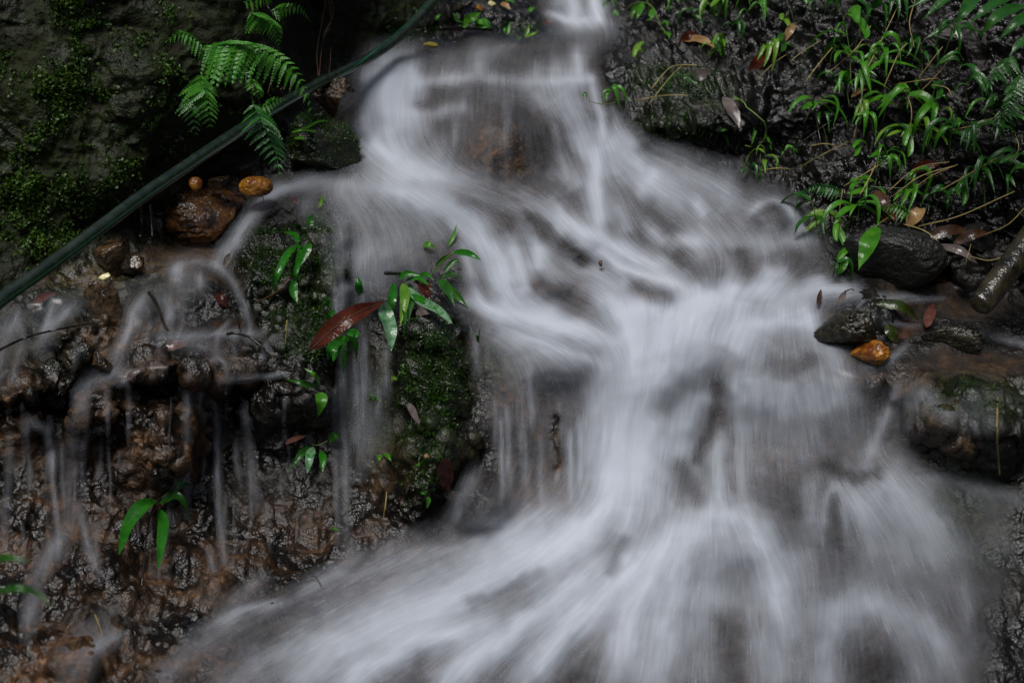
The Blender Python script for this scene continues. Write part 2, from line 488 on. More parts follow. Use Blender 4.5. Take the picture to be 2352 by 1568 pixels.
# middle fans
st(.62, 26, [(930, 445), (1030, 490), (1100, 560), (1130, 640), (1170, 700)]); st(.82, 28, [(1010, 452), (1095, 515), (1150, 600), (1165, 690)]); st(.55, 24, [(1090, 442), (1190, 485), (1240, 560), (1270, 620)])
st(.62, 18, [(1200, 455), (1270, 500), (1310, 545)]); st(.85, 24, [(1262, 465), (1330, 525), (1400, 560), (1500, 602), (1610, 655)]); st(.78, 22, [(1340, 560), (1430, 610), (1540, 650), (1640, 685)])
st(.72, 22, [(1235, 560), (1238, 625)]); st(.78, 26, [(1182, 560), (1200, 640), (1212, 690)]); st(.45, 42, [(1240, 640), (1340, 670), (1450, 705)]); st(.5, 26, [(1290, 600), (1380, 640), (1480, 680)])
st(.78, 24, [(1075, 690), (1180, 728), (1300, 750), (1430, 780)]); st(.8, 20, [(1130, 720), (1250, 742), (1400, 792)]); st(.6, 28, [(1175, 690), (1290, 735)]); st(.55, 24, [(1160, 765), (1270, 795), (1390, 840)]); st(.55, 16, [(1060, 570), (1085, 650), (1105, 710)])
st(.5, 22, [(1370, 690), (1470, 715)])
# right fans
st(.5, 40, [(1470, 388), (1560, 400), (1650, 430), (1710, 465)]); st(.55, 30, [(1450, 400), (1520, 430), (1590, 482)]); st(.62, 18, [(1600, 462), (1622, 500)]); st(.55, 22, [(1490, 520), (1535, 562)]); st(.62, 15, [(1565, 548), (1610, 565)])
st(.38, 60, [(1480, 450), (1560, 540), (1640, 590)]); st(.5, 9, [(1722, 492), (1745, 470), (1780, 460), (1815, 480), (1842, 525)]); st(.3, 36, [(1780, 480), (1800, 540)]); st(.38, 18, [(1830, 480), (1858, 545)])
st(.42, 28, [(1600, 552), (1680, 560), (1750, 556), (1840, 550)], (.3, 1)); st(.3, 50, [(1700, 580), (1720, 640)]); st(.26, 60, [(1820, 560), (1830, 640)]); st(.52, 22, [(1600, 590), (1645, 645)]); st(.45, 14, [(1500, 400), (1470, 440)], DN)
st(.5, 22, [(1420, 470), (1440, 540)]); st(.35, 40, [(1660, 470), (1720, 520)]); st(.4, 14, [(1760, 625), (1800, 630)], (-.5, 1))
# collector
st(.8, 24, [(1880, 655), (1780, 650), (1680, 662), (1600, 695)]); st(.62, 22, [(1960, 672), (1860, 672), (1740, 675)]); st(.9, 32, [(1650, 665), (1575, 710), (1530, 765)]); st(.85, 28, [(1425, 725), (1480, 730)], (.3, 1)); st(.9, 22, [(1475, 715), (1540, 700)], (0, 1))
st(.8, 48, [(1700, 680), (1690, 740), (1650, 810)]); st(.75, 40, [(1620, 690), (1600, 740), (1590, 800)]); st(.66, 40, [(1780, 685), (1800, 740)]); st(.7, 20, [(1735, 745), (1790, 742), (1860, 745)], (-.1, 1)); st(.72, 26, [(1835, 700), (1862, 745)]); st(.5, 30, [(1720, 760), (1690, 820)]); st(.4, 30, [(1860, 770), (1880, 830)])
# main fall
st(.95, 58, [(1470, 745), (1455, 850), (1440, 950), (1425, 1080)]); st(.93, 48, [(1530, 745), (1520, 850), (1500, 960), (1480, 1060)]); st(.75, 28, [(1565, 800), (1562, 880), (1548, 960)]); st(.62, 30, [(1400, 830), (1388, 930), (1380, 1050)])
st(.7, 18, [(1570, 915), (1625, 915)], (-.2, 1)); st(.55, 45, [(1605, 760), (1615, 850)]); st(.55, 36, [(1582, 830), (1576, 960), (1550, 1090)]); st(.6, 32, [(1570, 940), (1545, 1060)]); st(.42, 20, [(1362, 880), (1350, 1000), (1350, 1090)])
st(.66, 40, [(1725, 862), (1725, 950)]); st(.56, 45, [(1795, 862), (1800, 980)]); st(.6, 20, [(1690, 872), (1692, 940)]); st(.42, 50, [(1860, 880), (1885, 960)]); st(.34, 60, [(1740, 960), (1745, 1120)]); st(.3, 60, [(1840, 960), (1860, 1080)])
st(.62, 24, [(1650, 1000), (1650, 1080), (1646, 1175)]); st(.45, 18, [(1702, 880), (1700, 1050), (1705, 1160)]); st(.34, 60, [(1765, 780), (1720, 835)]); st(.3, 60, [(1835, 800), (1850, 850)]); st(.3, 40, [(1590, 1030), (1580, 1140)])
# veil over the rock left of the main fall
st(.36, 40, [(1130, 765), (1250, 812), (1345, 885)]); st(.3, 40, [(1190, 820), (1215, 870)]); st(.22, 80, [(1180, 870), (1180, 1000)]); st(.2, 80, [(1290, 900), (1295, 1050)])
for x, y0, y1, a in ((1150, 960, 1180, .34), (1168, 940, 1150, .3), (1205, 980, 1120, .25), (1240, 1000, 1160, .25), (1308, 990, 1150, .4), (1330, 960, 1130, .35), (1215, 850, 960, .3)):
    st(a, 8, [(x, y0), (x + 2, (y0 + y1) / 2), (x + 5, y1)])
st(.4, 10, [(1090, 775), (1095, 860)])
# outflow to the left
st(.86, 40, [(1425, 1060), (1400, 1140), (1330, 1230), (1250, 1300)]); st(.66, 32, [(1330, 1220), (1200, 1310), (1050, 1380), (900, 1440)]); st(.5, 38, [(1260, 1235), (1100, 1320), (950, 1385), (800, 1450)]); st(.34, 36, [(1190, 1235), (1050, 1290), (900, 1350), (700, 1430)])
st(.3, 24, [(1090, 1238), (900, 1290), (760, 1340), (600, 1405)]); st(.42, 14, [(640, 1380), (560, 1398), (480, 1440)]); st(.86, 44, [(1480, 1275), (1380, 1370), (1280, 1470), (1160, 1610)]); st(.8, 36, [(1360, 1310), (1250, 1400), (1130, 1480), (980, 1620)])
st(.76, 38, [(1100, 1430), (950, 1470), (850, 1530), (760, 1610)]); st(.55, 40, [(900, 1420), (760, 1490), (640, 1600)]); st(.4, 45, [(760, 1450), (600, 1520), (480, 1610)]); st(.5, 60, [(1250, 1180), (1150, 1270)]); st(.35, 50, [(1100, 1480), (1000, 1600)])
st(.3, 30, [(560, 1430), (430, 1500), (330, 1590)]); st(.55, 40, [(1340, 1200), (1280, 1260)])
# outflow to the right
st(.82, 40, [(1570, 1180), (1510, 1290), (1450, 1400), (1400, 1610)]); st(.7, 34, [(1605, 1190), (1565, 1280), (1540, 1400), (1520, 1610)]); st(.5, 40, [(1480, 1100), (1520, 1190)]); st(.6, 40, [(1450, 1150), (1430, 1240)])
st(.58, 34, [(1640, 1185), (1700, 1188), (1745, 1225), (1810, 1300)]); st(.5, 50, [(1650, 1200), (1640, 1300), (1620, 1420)]); st(.62, 45, [(1720, 1215), (1765, 1310), (1810, 1430)]); st(.3, 90, [(1680, 1330), (1680, 1610)]); st(.42, 50, [(1790, 1380), (1790, 1610)])
st(.5, 36, [(1500, 1400), (1480, 1610)]); st(.4, 40, [(1850, 1250), (1860, 1360)]); st(.3, 40, [(1600, 1400), (1600, 1610)])
st(.34, 12, [(1915, 1110), (1897, 1150), (1888, 1240)]); st(.36, 12, [(1915, 1110), (1936, 1150), (1948, 1250)]); st(.42, 24, [(1856, 1110), (1868, 1220)]); st(.44, 44, [(1990, 1100), (2050, 1095), (2110, 1150), (2170, 1235), (2240, 1330)])
st(.44, 46, [(1975, 1130), (2050, 1240), (2090, 1340)]); st(.4, 22, [(1955, 1130), (1985, 1200), (2010, 1300)]); st(.36, 50, [(2050, 1120), (2130, 1230), (2160, 1320)]); st(.26, 18, [(2100, 1095), (2200, 1110), (2300, 1130), (2400, 1170)])
st(.5, 34, [(1890, 1400), (1960, 1385), (2010, 1385)], (-.2, 1)); st(.68, 46, [(1930, 1410), (1902, 1490), (1890, 1610)]); st(.5, 44, [(2020, 1400), (2090, 1420), (2150, 1470), (2210, 1600)]); st(.5, 14, [(2130, 1410), (2145, 1440), (2168, 1490)])
st(.32, 14, [(2215, 1340), (2225, 1440)]); st(.3, 120, [(1980, 1230), (2050, 1600)]); st(.17, 55, [(2060, 1130), (2190, 1400), (2240, 1600)]); st(.08, 80, [(2200, 1300), (2250, 1600)]); st(.4, 26, [(1960, 1340), (1990, 1380)])
st(.45, 36, [(2080, 1440), (2120, 1600)])
# left trickles
st(.58, 18, [(640, 432), (590, 475), (545, 540), (500, 605)]); st(.42, 10, [(495, 602), (540, 650), (560, 700), (578, 760)]); st(.2, 36, [(430, 620), (420, 700)]); st(.5, 16, [(405, 615), (405, 650)]); st(.42, 12, [(458, 632), (462, 665)]); st(.28, 9, [(500, 606), (440, 602), (390, 622)])
st(.36, 18, [(382, 680), (388, 745)]); st(.15, 20, [(350, 640), (220, 670), (100, 710), (0, 745)]); st(.48, 16, [(165, 703), (122, 740), (90, 800)]); st(.36, 28, [(20, 740), (0, 800), (-20, 880)]); st(.38, 20, [(330, 680), (300, 740), (275, 800), (265, 855)])
st(.42, 11, [(600, 765), (480, 768), (360, 772)]); st(.36, 20, [(275, 862), (210, 872), (185, 910), (170, 990)]); st(.5, 7, [(300, 855), (278, 882)]); st(.42, 5, [(478, 850), (484, 830), (500, 823), (516, 834), (523, 862)]); st(.3, 10, [(480, 845), (465, 890), (450, 930)])
st(.46, 10, [(430, 865), (430, 950), (432, 1060), (430, 1180)]); st(.38, 9, [(495, 920), (500, 1050), (505, 1200), (515, 1290)]); st(.34, 13, [(560, 930), (575, 1060), (590, 1170)]); st(.27, 14, [(170, 1000), (155, 1150), (150, 1260)]); st(.4, 12, [(180, 1160), (200, 1240), (225, 1320)])
st(.4, 20, [(140, 1230), (80, 1330), (60, 1470)]); st(.3, 9, [(480, 1260), (495, 1345)]); st(.28, 13, [(20, 1000), (10, 1260)]); st(.3, 12, [(60, 960), (110, 990), (120, 1080)]); st(.04, 130, [(250, 1250), (250, 1480)]); st(.04, 110, [(520, 1230), (520, 1350)])
st(.26, 40, [(240, 1430), (180, 1500), (150, 1590)]); st(.36, 16, [(270, 1458), (215, 1490)]); st(.3, 20, [(600, 1330), (520, 1390)]); st(.34, 9, [(650, 862), (560, 868), (480, 876)]); st(.3, 10, [(620, 780), (600, 830)]); st(.25, 20, [(420, 780), (480, 800), (520, 830)])
# veil over the mossy rock in the middle
st(.3, 45, [(800, 470), (812, 560), (800, 650)]); st(.36, 60, [(880, 460), (925, 540), (935, 620)]); st(.3, 50, [(850, 560), (850, 690)]); st(.32, 11, [(790, 650), (785, 850), (790, 1000), (800, 1260)]); st(.26, 20, [(820, 700), (820, 900), (830, 1100)])
st(.3, 9, [(890, 800), (885, 905)]); st(.2, 40, [(860, 880), (850, 1060)]); st(.25, 8, [(770, 900), (775, 1250)]); st(.32, 20, [(1085, 1090), (1062, 1150), (1040, 1205)]); st(.3, 18, [(820, 1270), (780, 1310), (700, 1355)]); st(.3, 22, [(700, 455), (700, 500)]); st(.3, 30, [(980, 480), (1010, 560)])
st(.2, 30, [(950, 1240), (860, 1290)])
# right pool and its spill
st(.34, 12, [(2160, 684), (2050, 682), (1950, 672), (1880, 662)]); st(.28, 10, [(2110, 745), (2030, 742)]); st(.28, 11, [(2400, 808), (2290, 772), (2240, 762)]); st(.3, 22, [(1900, 800), (1935, 845)]); st(.35, 11, [(2085, 795), (2040, 832), (1985, 842)])
st(.4, 36, [(1920, 855), (1935, 960)]); st(.42, 16, [(2062, 892), (2020, 990), (1990, 1065)]); st(.3, 24, [(2110, 892), (2155, 940), (2210, 962)]); st(.26, 40, [(1965, 900), (1965, 1060)]); st(.17, 50, [(2250, 905), (2265, 1010)]); st(.25, 26, [(2100, 920), (2080, 1000)])
st(.2, 30, [(2260, 1120), (2330, 1300)])
st(.34, 110, [(1280, 1240), (950, 1430), (620, 1620)]); st(.22, 110, [(1500, 1230), (1400, 1620)]); st(.13, 100, [(1740, 1240), (1790, 1620)]); st(.08, 60, [(120, 700), (110, 850)]); st(.07, 80, [(420, 680), (400, 850)])
st(.14, 60, [(900, 480), (930, 640)]); st(.08, 70, [(1600, 430), (1700, 600)])
rs = np.random.default_rng(4)
for q in range(22):   # streaks sliding over the brown hump of the upper fall
    x_ = rs.uniform(1030, 1290)
    y_ = 225 + abs(x_ - 1150) * .35 + rs.uniform(-10, 50)
    st(rs.uniform(.1, .26), rs.uniform(6, 11), [(x_, y_), (x_ + (x_ - 1150) * .12, y_ + 70), (x_ + (x_ - 1150) * .25, y_ + rs.uniform(110, 160))])
rs = np.random.default_rng(8)
for q in range(46):   # fine threads down the left wall
    x_ = rs.uniform(10, 660)
    y_ = 880 + rs.uniform(-10, 330)
    ln_ = rs.uniform(50, 190)
    st(rs.uniform(.1, .3), rs.uniform(3.5, 7.5), [(x_, y_), (x_ + rs.uniform(-5, 6), y_ + ln_ * .5), (x_ + rs.uniform(-12, 14), y_ + ln_)])
for q in range(16):   # and over the rock left of the main fall and the middle veil
    x_ = rs.uniform(1095, 1350) if q < 9 else rs.uniform(770, 900)
    y_ = rs.uniform(880, 1000) if q < 9 else rs.uniform(640, 950)
    ln_ = rs.uniform(60, 170)
    st(rs.uniform(.12, .3), rs.uniform(3.5, 7), [(x_, y_), (x_ + 2, y_ + ln_ * .5), (x_ + rs.uniform(-4, 6), y_ + ln_)])
for q in range(14):   # rills between the stones of the left shelf
    x_, y_ = rs.uniform(10, 600), rs.uniform(660, 820)
    st(rs.uniform(.15, .35), rs.uniform(5, 10), [(x_, y_), (x_ - rs.uniform(-10, 25), y_ + 30), (x_ - rs.uniform(-10, 30), y_ + rs.uniform(50, 90))])
# gaps where rock shows through: strength, width, course
GAP = [(.34, 15, [(1645, 895), (1640, 960), (1600, 1060)]), (.14, 42, [(2012, 1460), (2020, 1600)]), (.2, 16, [(1235, 1320), (1083, 1385)]), (.22, 14, [(1440, 1250), (1400, 1312)]), (.15, 20, [(966, 1515), (880, 1580)]),
       (.4, 15, [(1895, 1070), (1960, 1100), (2015, 1088)]), (.6, 15, [(1308, 560), (1335, 600)]), (.95, 11, [(1272, 965), (1278, 1070)]), (.35, 22, [(1240, 655), (1340, 695)]), (.4, 20, [(1465, 660), (1535, 692)]),
       (.5, 115, [(1135, 285), (1160, 370)]), (.35, 26, [(1780, 842), (1860, 832)]), (.4, 30, [(1680, 1440), (1690, 1600)]), (.5, 18, [(1215, 505), (1250, 540)]), (.45, 26, [(1700, 585), (1720, 625)]), (.4, 30, [(1820, 590), (1830, 630)]),
       (.4, 25, [(1000, 210), (980, 245)]), (.35, 30, [(1560, 600), (1640, 640)]), (.35, 20, [(1490, 480), (1540, 520)]), (.15, 18, [(1925, 1150), (1915, 1230)]), (.35, 25, [(1560, 1080), (1590, 1150)]), (.3, 30, [(1530, 930), (1580, 895)]), (.3, 22, [(1780, 480), (1800, 510)])]

WX0, WX1, WY0, WY1, WS = -150.0, 2500.0, -110.0, 1700.0, 2.3
WNX, WNY = int((WX1 - WX0) / WS) + 1, int((WY1 - WY0) / WS) + 1
wx, wy = np.meshgrid(WX0 + WS * np.arange(WNX), WY0 + WS * np.arange(WNY))
rng = np.random.default_rng(5)


def plane_noise(wl, seed, x=wx, y=wy):
    return vnoise(np.stack([x / wl, y / wl, np.full(x.shape, seed * 3.7)], -1), 1.0, seed)


qx = wx + 9 * plane_noise(55, 1) + 5 * plane_noise(20, 2)
qy = wy + 9 * plane_noise(55, 3) + 5 * plane_noise(20, 4)
trans = np.ones(wx.shape)
fx = np.zeros(wx.shape)
fy = np.full(wx.shape, 0.02)


def window(pts, r):
    xs = [p[0] for p in pts]
    ys = [p[1] for p in pts]
    i0 = max(0, int((min(xs) - r - WX0) / WS)); i1 = min(WNX, int((max(xs) + r - WX0) / WS) + 2)
    j0 = max(0, int((min(ys) - r - WY0) / WS)); j1 = min(WNY, int((max(ys) + r - WY0) / WS) + 2)
    return slice(j0, j1), slice(i0, i1)


def taper(t):
    return sstep(-0.001, 0.1, t)


for dens, w, pts, dr in S:
    sl = window(pts, 3 * w + 60)
    pf = min(1.0, w / 34.0)
    d, tx, ty, tt = dist_poly(pts, wx[sl] + pf * (qx[sl] - wx[sl]), wy[sl] + pf * (qy[sl] - wy[sl]))
    ends = (0.7 + 0.3 * sstep(0, .12, tt)) * (1 - 0.55 * sstep(.75, 1.0, tt))
    if dens > .9 or dr is not None:
        ends = 1.0
    g = (0.84 * np.exp(-np.abs(d / (0.9 * w)) ** 1.8) + 0.16 * np.exp(-(d / (1.8 * w)) ** 2)) * ends
    trans[sl] *= 1 - np.minimum(dens, .99) * g
    if dr is not None:
        L = math.hypot(*dr)
        tx, ty = dr[0] / L + 0 * tx, dr[1] / L + 0 * ty
    wgt = dens ** 1.5 * np.exp(-(d / (1.1 * w + 8)) ** 2)
    fx[sl] += wgt * tx
    fy[sl] += wgt * ty
dens0 = 1 - trans
for a, w, pts in GAP:
    sl = window(pts, 3 * w)
    d, tx, ty, tt = dist_poly(pts, qx[sl], qy[sl])
    dens0[sl] *= 1 - a * np.exp(-(d / w) ** 2)
fx, fy = blur(fx.astype(np.float32), 5), blur(fy.astype(np.float32), 5)
fx += 0.05 * plane_noise(40, 7) * np.hypot(fx, fy)
fl = np.hypot(fx, fy) + 1e-6
fx, fy = fx / fl, fy / fl


def drift(src, steps, h=1.0, raw=False):
    """average a random field along the current, so that it turns into streaks that follow the flow"""
    acc = src.copy()
    wsum = 1.0
    ii, jj = np.meshgrid(np.arange(WNX, dtype=np.float32), np.arange(WNY, dtype=np.float32))
    for sg in (1.0, -1.0):
        px, py = ii.copy(), jj.copy()
        for s in range(steps):
            ix = np.clip(px, 0, WNX - 1).astype(np.int32)
            iy = np.clip(py, 0, WNY - 1).astype(np.int32)
            px += sg * h * fx[iy, ix]
            py += sg * h * fy[iy, ix]
            ix = np.clip(px + .5, 0, WNX - 1).astype(np.int32)
            iy = np.clip(py + .5, 0, WNY - 1).astype(np.int32)
            k = 0.5 + 0.5 * math.cos(math.pi * s / steps)
            acc += k * src[iy, ix]
            wsum += k
    if raw:
        return acc / wsum
    acc -= acc.mean()
    return acc / acc.std()


soft = drift(dens0.astype(np.float32), 8, 1.0, True)
dens0 = 1 - (1 - 0.62 * dens0 - 0.36 * soft) * (1 - 0.10 * blur(dens0.astype(np.float32), 18))
for a, w, pts in GAP:
    sl = window(pts, 3 * w)
    d, tx, ty, tt = dist_poly(pts, qx[sl], qy[sl])
    dens0[sl] *= 1 - 0.5 * a * np.exp(-(d / w) ** 2)
rn = rng.standard_normal((WNY, WNX)).astype(np.float32)
fine = drift(rn, 13, 1.0)
med = drift(blur(rng.standard_normal((WNY, WNX)).astype(np.float32), 1.2), 24, 1.2)
broad = drift(blur(rng.standard_normal((WNY, WNX)).astype(np.float32), 4.0), 26, 1.4)
mid = dens0 * (1 - dens0) * 4
cloud = 0.5 * plane_noise(70, 21, qx, qy) + 0.35 * plane_noise(30, 22, qx, qy) + 0.3 * drift(blur(plane_noise(14, 23).astype(np.float32), 1), 8, 1.0)
foam = dens0 * (1 + 0.035 * broad + 0.06 * med * (1 - 0.7 * dens0) + (0.09 * (1 - dens0) + 0.13 * (1 - dens0) ** 3 + .015) * fine + 0.20 * cloud * (1 - dens0))
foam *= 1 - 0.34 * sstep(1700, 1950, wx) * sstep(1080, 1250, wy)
foam = foam * np.maximum(dens0, 1e-4) ** 0.64 * 1.03
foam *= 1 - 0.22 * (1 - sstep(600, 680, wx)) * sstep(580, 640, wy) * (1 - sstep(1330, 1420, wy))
thread = np.clip(fine - 1.7, 0, 2) * 0.06 + np.clip(med - 2.0, 0, 2) * 0.03
foam += thread * sstep(.15, .45, dens0)
foam = np.clip(foam, 0, 0.97)
foam *= sstep(0.02, 0.16, dens0)

mott = sstep(-.25, .5, plane_noise(38, 31) + .5 * plane_noise(17, 32))
foam *= 1 - .18 * mott * (1 - dens0) * sstep(.1, .3, dens0)

# film of clear water: the runs plus the quiet pools
film = 0.1 * sstep(0.05, 0.3, blur(dens0.astype(np.float32), 6))
for x, y, rx, ry in ((2180, 720, 230, 60), (2240, 838, 200, 38), (1180, 115, 260, 45), (1340, 75, 90, 30), (420, 590, 110, 28), (180, 690, 160, 40), (700, 425, 90, 25), (1950, 830, 100, 40), (330, 850, 60, 26)):
    film = np.maximum(film, np.exp(-(((wx - x) / rx) ** 2 + ((wy - y) / ry) ** 2) ** 2))

# ------------------------------------------------------------------ ground mesh
wet = bilin(dens0, (gx - WX0) / WS, (gy - WY0) / WS) * ((gx > WX0) & (gx < WX1) & (gy > WY0) & (gy < WY1))
wet = blur(wet.astype(np.float32), 3)
base = unproj(gx, gy, D)


def normals(p):
    du = np.gradient(p, axis=1)
    dv = np.gradient(p, axis=0)
    nn = np.cross(dv, du)
    nn /= np.linalg.norm(nn, axis=-1, keepdims=True) + 1e-12
    flip = ((CAMP - p) * nn).sum(-1) < 0
    nn[flip] *= -1
    return nn


def blob(lst, x=gx, y=gy, pw=1.5):
    r = np.zeros(x.shape, np.float32)
    for bx, by, rx, ry, a in lst:
        r = np.maximum(r, a * np.exp(-(((x - bx) / rx) ** 2 + ((y - by) / ry) ** 2) ** pw))
    return r


CLIFF = [(-400, -400), (1005, -400), (1000, 0), (900, 120), (830, 165), (720, 235), (640, 280), (600, 400), (400, 425), (330, 520), (200, 570), (100, 640), (0, 720), (-400, 900)]
BANK = [(1412, -400), (1425, 40), (1418, 90), (1375, 150), (1400, 200), (1422, 300), (1480, 372), (1600, 385), (1690, 430), (1760, 455), (1850, 500), (1885, 600), (1900, 655), (1960, 665), (2200, 668), (3000, 680), (3000, -400)]
jx, jy = gx + 12 * np.sin(gy / 31), gy + 10 * np.sin(gx / 27)
is_cliff = in_poly(jx, jy, CLIFF)
is_bank = in_poly(jx, jy, BANK)
cliff_f = blur(is_cliff.astype(np.float32), 8)
bank_f = blur(is_bank.astype(np.float32), 8)

ochre = blob([(60, 950, 110, 110, .9), (300, 950, 170, 120, 1.), (370, 1080, 80, 110, 1.), (130, 1250, 180, 160, .75), (400, 1300, 260, 120, .7), (650, 1260, 200, 100, .6), (120, 1520, 220, 90, .95), (400, 1530, 200, 60, .8), (560, 880, 110, 26, .6), (250, 780, 130, 70, .8),
              (400, 590, 160, 50, .7), (200, 640, 110, 40, .8), (430, 850, 150, 50, .7), (1130, 340, 110, 70, .75), (1200, 920, 140, 120, .6), (1280, 1130, 120, 80, .5), (1120, 1060, 80, 140, .45), (2060, 880, 120, 50, .7), (2250, 850, 160, 40, .5), (2160, 980, 90, 90, .45),
              (1660, 1480, 120, 130, .25), (2020, 1490, 60, 80, .25), (1740, 1060, 120, 100, .4), (1250, 650, 160, 60, .5), (1500, 660, 100, 50, .5), (1620, 560, 200, 90, .35), (870, 1130, 120, 160, .45), (930, 1250, 120, 50, .5), (520, 430, 120, 30, .4), (1000, 120, 160, 40, .3), (870, 1330, 160, 40, .5), (700, 1500, 300, 60, .3),
               (2150, 690, 150, 40, .35), (250, 300, 60, 60, .15)])
moss_a = blob([(750, 330, 90, 80, .6), (900, 60, 60, 120, .6), (620, 180, 100, 120, .25), (1560, 210, 130, 40, .7), (1540, 290, 100, 40, .5), (1000, 950, 90, 180, .8), (700, 680, 120, 120, .7), (870, 950, 90, 140, .5), (2250, 920, 150, 60, .5), (1150, 830, 60, 60, .4), (150, 350, 260, 420, .6), (450, 100, 300, 200, .5), (930, 520, 90, 70, .35), (2200, 1180, 140, 140, .4), (560, 280, 100, 60, .35)])
orange = np.zeros(gx.shape, np.float32)
dry = np.clip(cliff_f * 0.75, 0, 1)

pool = blob([(2180, 705, 210, 40, 1.), (2230, 838, 190, 34, 1.), (2080, 760, 60, 40, .6), (1180, 118, 240, 34, .8), (430, 592, 110, 24, .8), (1150, 310, 130, 110, .7)])
still = (1 - 0.72 * sstep(.15, .6, wet)) * (1 - .85 * pool)
nb = normals(base)
big = fbm(base, 3.5, 3, 11)
rough1 = fbm(base, 11, 4, 23, 0.55)
ridge = fbm(base, 8, 4, 31, 0.5, True)
tc = base + 0.015 * np.stack([vnoise(base, 30, 5), vnoise(base, 30, 6), vnoise(base, 30, 7)], -1)
cragn = np.abs(vnoise(tc, 13, 81)) * 1.2 + .6 * np.abs(vnoise(tc, 27, 82)) + .4 * np.abs(vnoise(tc, 55, 83)) - .55
disp = crag * 0.035 * cragn * (.5 + .5 * still) + 0.035 * big * (1 - .7 * pool) + (0.020 * rough1 + 0.012 * ridge) * still
# coarse broken rock of the banks
tb = base * np.array([1, 1, 1.6]) + 0.02 * np.stack([vnoise(base, 25, 5), vnoise(base, 25, 6), vnoise(base, 25, 7)], -1)
disp += bank_f * (0.050 * (fbm(tb, 7, 3, 51, 0.5, True) - .2) + 0.020 * fbm(tb, 22, 3, 57, 0.6, True) + 0.005 * fbm(base, 62, 3, 58, 0.6))
disp += cliff_f * (0.045 * fbm(tb, 6, 3, 61, 0.5) + 0.005 * fbm(tb, 20, 3, 63, 0.55, True) + 0.005 * fbm(base, 55, 3, 67))
disp += (1 - bank_f) * (1 - cliff_f) * still * 0.005 * fbm(base, 60, 3, 71, 0.6)
# knobbly lime crust below the left ledge
tufa = np.clip(blob([(300, 1050, 420, 260, 1.), (250, 1400, 500, 250, 1.), (250, 780, 300, 120, .8), (700, 1250, 300, 130, .8)]) * 1.3, 0, 1)
idx = np.nonzero(tufa > 0.03)
pt = base[idx] + 0.010 * np.stack([vnoise(base[idx], 60, 5), vnoise(base[idx], 60, 6), vnoise(base[idx], 60, 7)], -1)
kn = (1 - worley(pt, 11, 3)) * 0.060 + (1 - worley(pt, 26, 9)) * 0.009
disp[idx] += tufa[idx] * (kn - 0.036) * (0.35 + 0.65 * still[idx])
GP = base + nb * disp[..., None]
GN = normals(GP)
GD = (GP - CAMP) @ FWD


def surf(x, y):
    """distance of the ground along a sight line"""
    return bilin(GD, (np.asarray(x, float) - X0) / ST, (np.asarray(y, float) - Y0) / ST)


def spot(x, y, off=0.0):
    """a point of the ground, off metres nearer to the camera"""
    return unproj(np.asarray(x, float), np.asarray(y, float), surf(x, y) - off)


def surf_n(x, y):
    i = int(np.clip((x - X0) / ST, 0, NX - 1)); j = int(np.clip((y - Y0) / ST, 0, NY - 1))
    nn = GN[max(0, j - 6):j + 7, max(0, i - 6):i + 7].reshape(-1, 3).mean(0)
    return nn / np.linalg.norm(nn)


def grid_piece(name, mask_v, pts, attrs, mat):
    """mesh of the grid cells whose first corner is in the mask"""
    ny, nx = mask_v.shape
    cell = mask_v[:-1, :-1]
    idg = np.arange(ny * nx).reshape(ny, nx)
    q = np.stack([idg[:-1, :-1][cell], idg[1:, :-1][cell], idg[1:, 1:][cell], idg[:-1, 1:][cell]], -1)
    used, inv = np.unique(q.ravel(), return_inverse=True)
    return link_mesh(name, pts.reshape(-1, 3)[used], inv.reshape(-1, 4), mat, attrs={k: v.ravel()[used] for k, v in attrs.items()})


sub = np.maximum(sstep(.06, .3, wet), pool)
ochre = np.maximum(ochre, .26 * sub * (1 - bank_f) * (1 - .6 * sstep(1650, 1900, gx) * sstep(1050, 1200, gy)))
AT = dict(sub=sub, ochre=ochre, moss=moss_a, orange=orange, dry=dry)
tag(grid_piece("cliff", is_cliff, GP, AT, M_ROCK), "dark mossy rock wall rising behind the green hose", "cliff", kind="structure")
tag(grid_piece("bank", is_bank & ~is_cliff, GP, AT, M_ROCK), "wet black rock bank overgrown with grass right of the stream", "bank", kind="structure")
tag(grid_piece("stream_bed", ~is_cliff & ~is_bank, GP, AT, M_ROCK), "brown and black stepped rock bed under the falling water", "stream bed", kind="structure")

# ------------------------------------------------------------------ water surface
Dw = blur(GD.astype(np.float32), 5.0)
dw = bilin(Dw, (wx - X0) / ST, (wy - Y0) / ST)
lo = GD.astype(np.float32)
for sh in (1, 2, 4):
    for ax in (0, 1):
        lo = np.minimum(lo, np.minimum(np.roll(lo, sh, ax), np.roll(lo, -sh, ax)))
dmin = bilin(blur(lo, 2.0), (wx - X0) / ST, (wy - Y0) / ST)
b0 = blur(dens0.astype(np.float32), 4)
thick = 0.006 + 0.032 * b0 + 0.0015 * b0 * blur(broad.astype(np.float32), 2) + 0.004 * b0 * cloud
dsurf = np.minimum(dw - thick, dmin - 0.002 - 0.008 * b0)
dsurf = .5 * blur(dsurf.astype(np.float32), 2) + .5 * np.minimum(blur(dsurf.astype(np.float32), 9), dsurf)
dsurf = blur(np.minimum(dsurf, dmin - .002).astype(np.float32), 1.2)
wp = unproj(wx, wy, dsurf)
live = (foam > 0.012) | (film > 0.09)
tag(grid_piece("water", live, wp, dict(foam=foam, film=film), M_WATER), "white rushing water of the stepped cascade", "water", kind="structure")

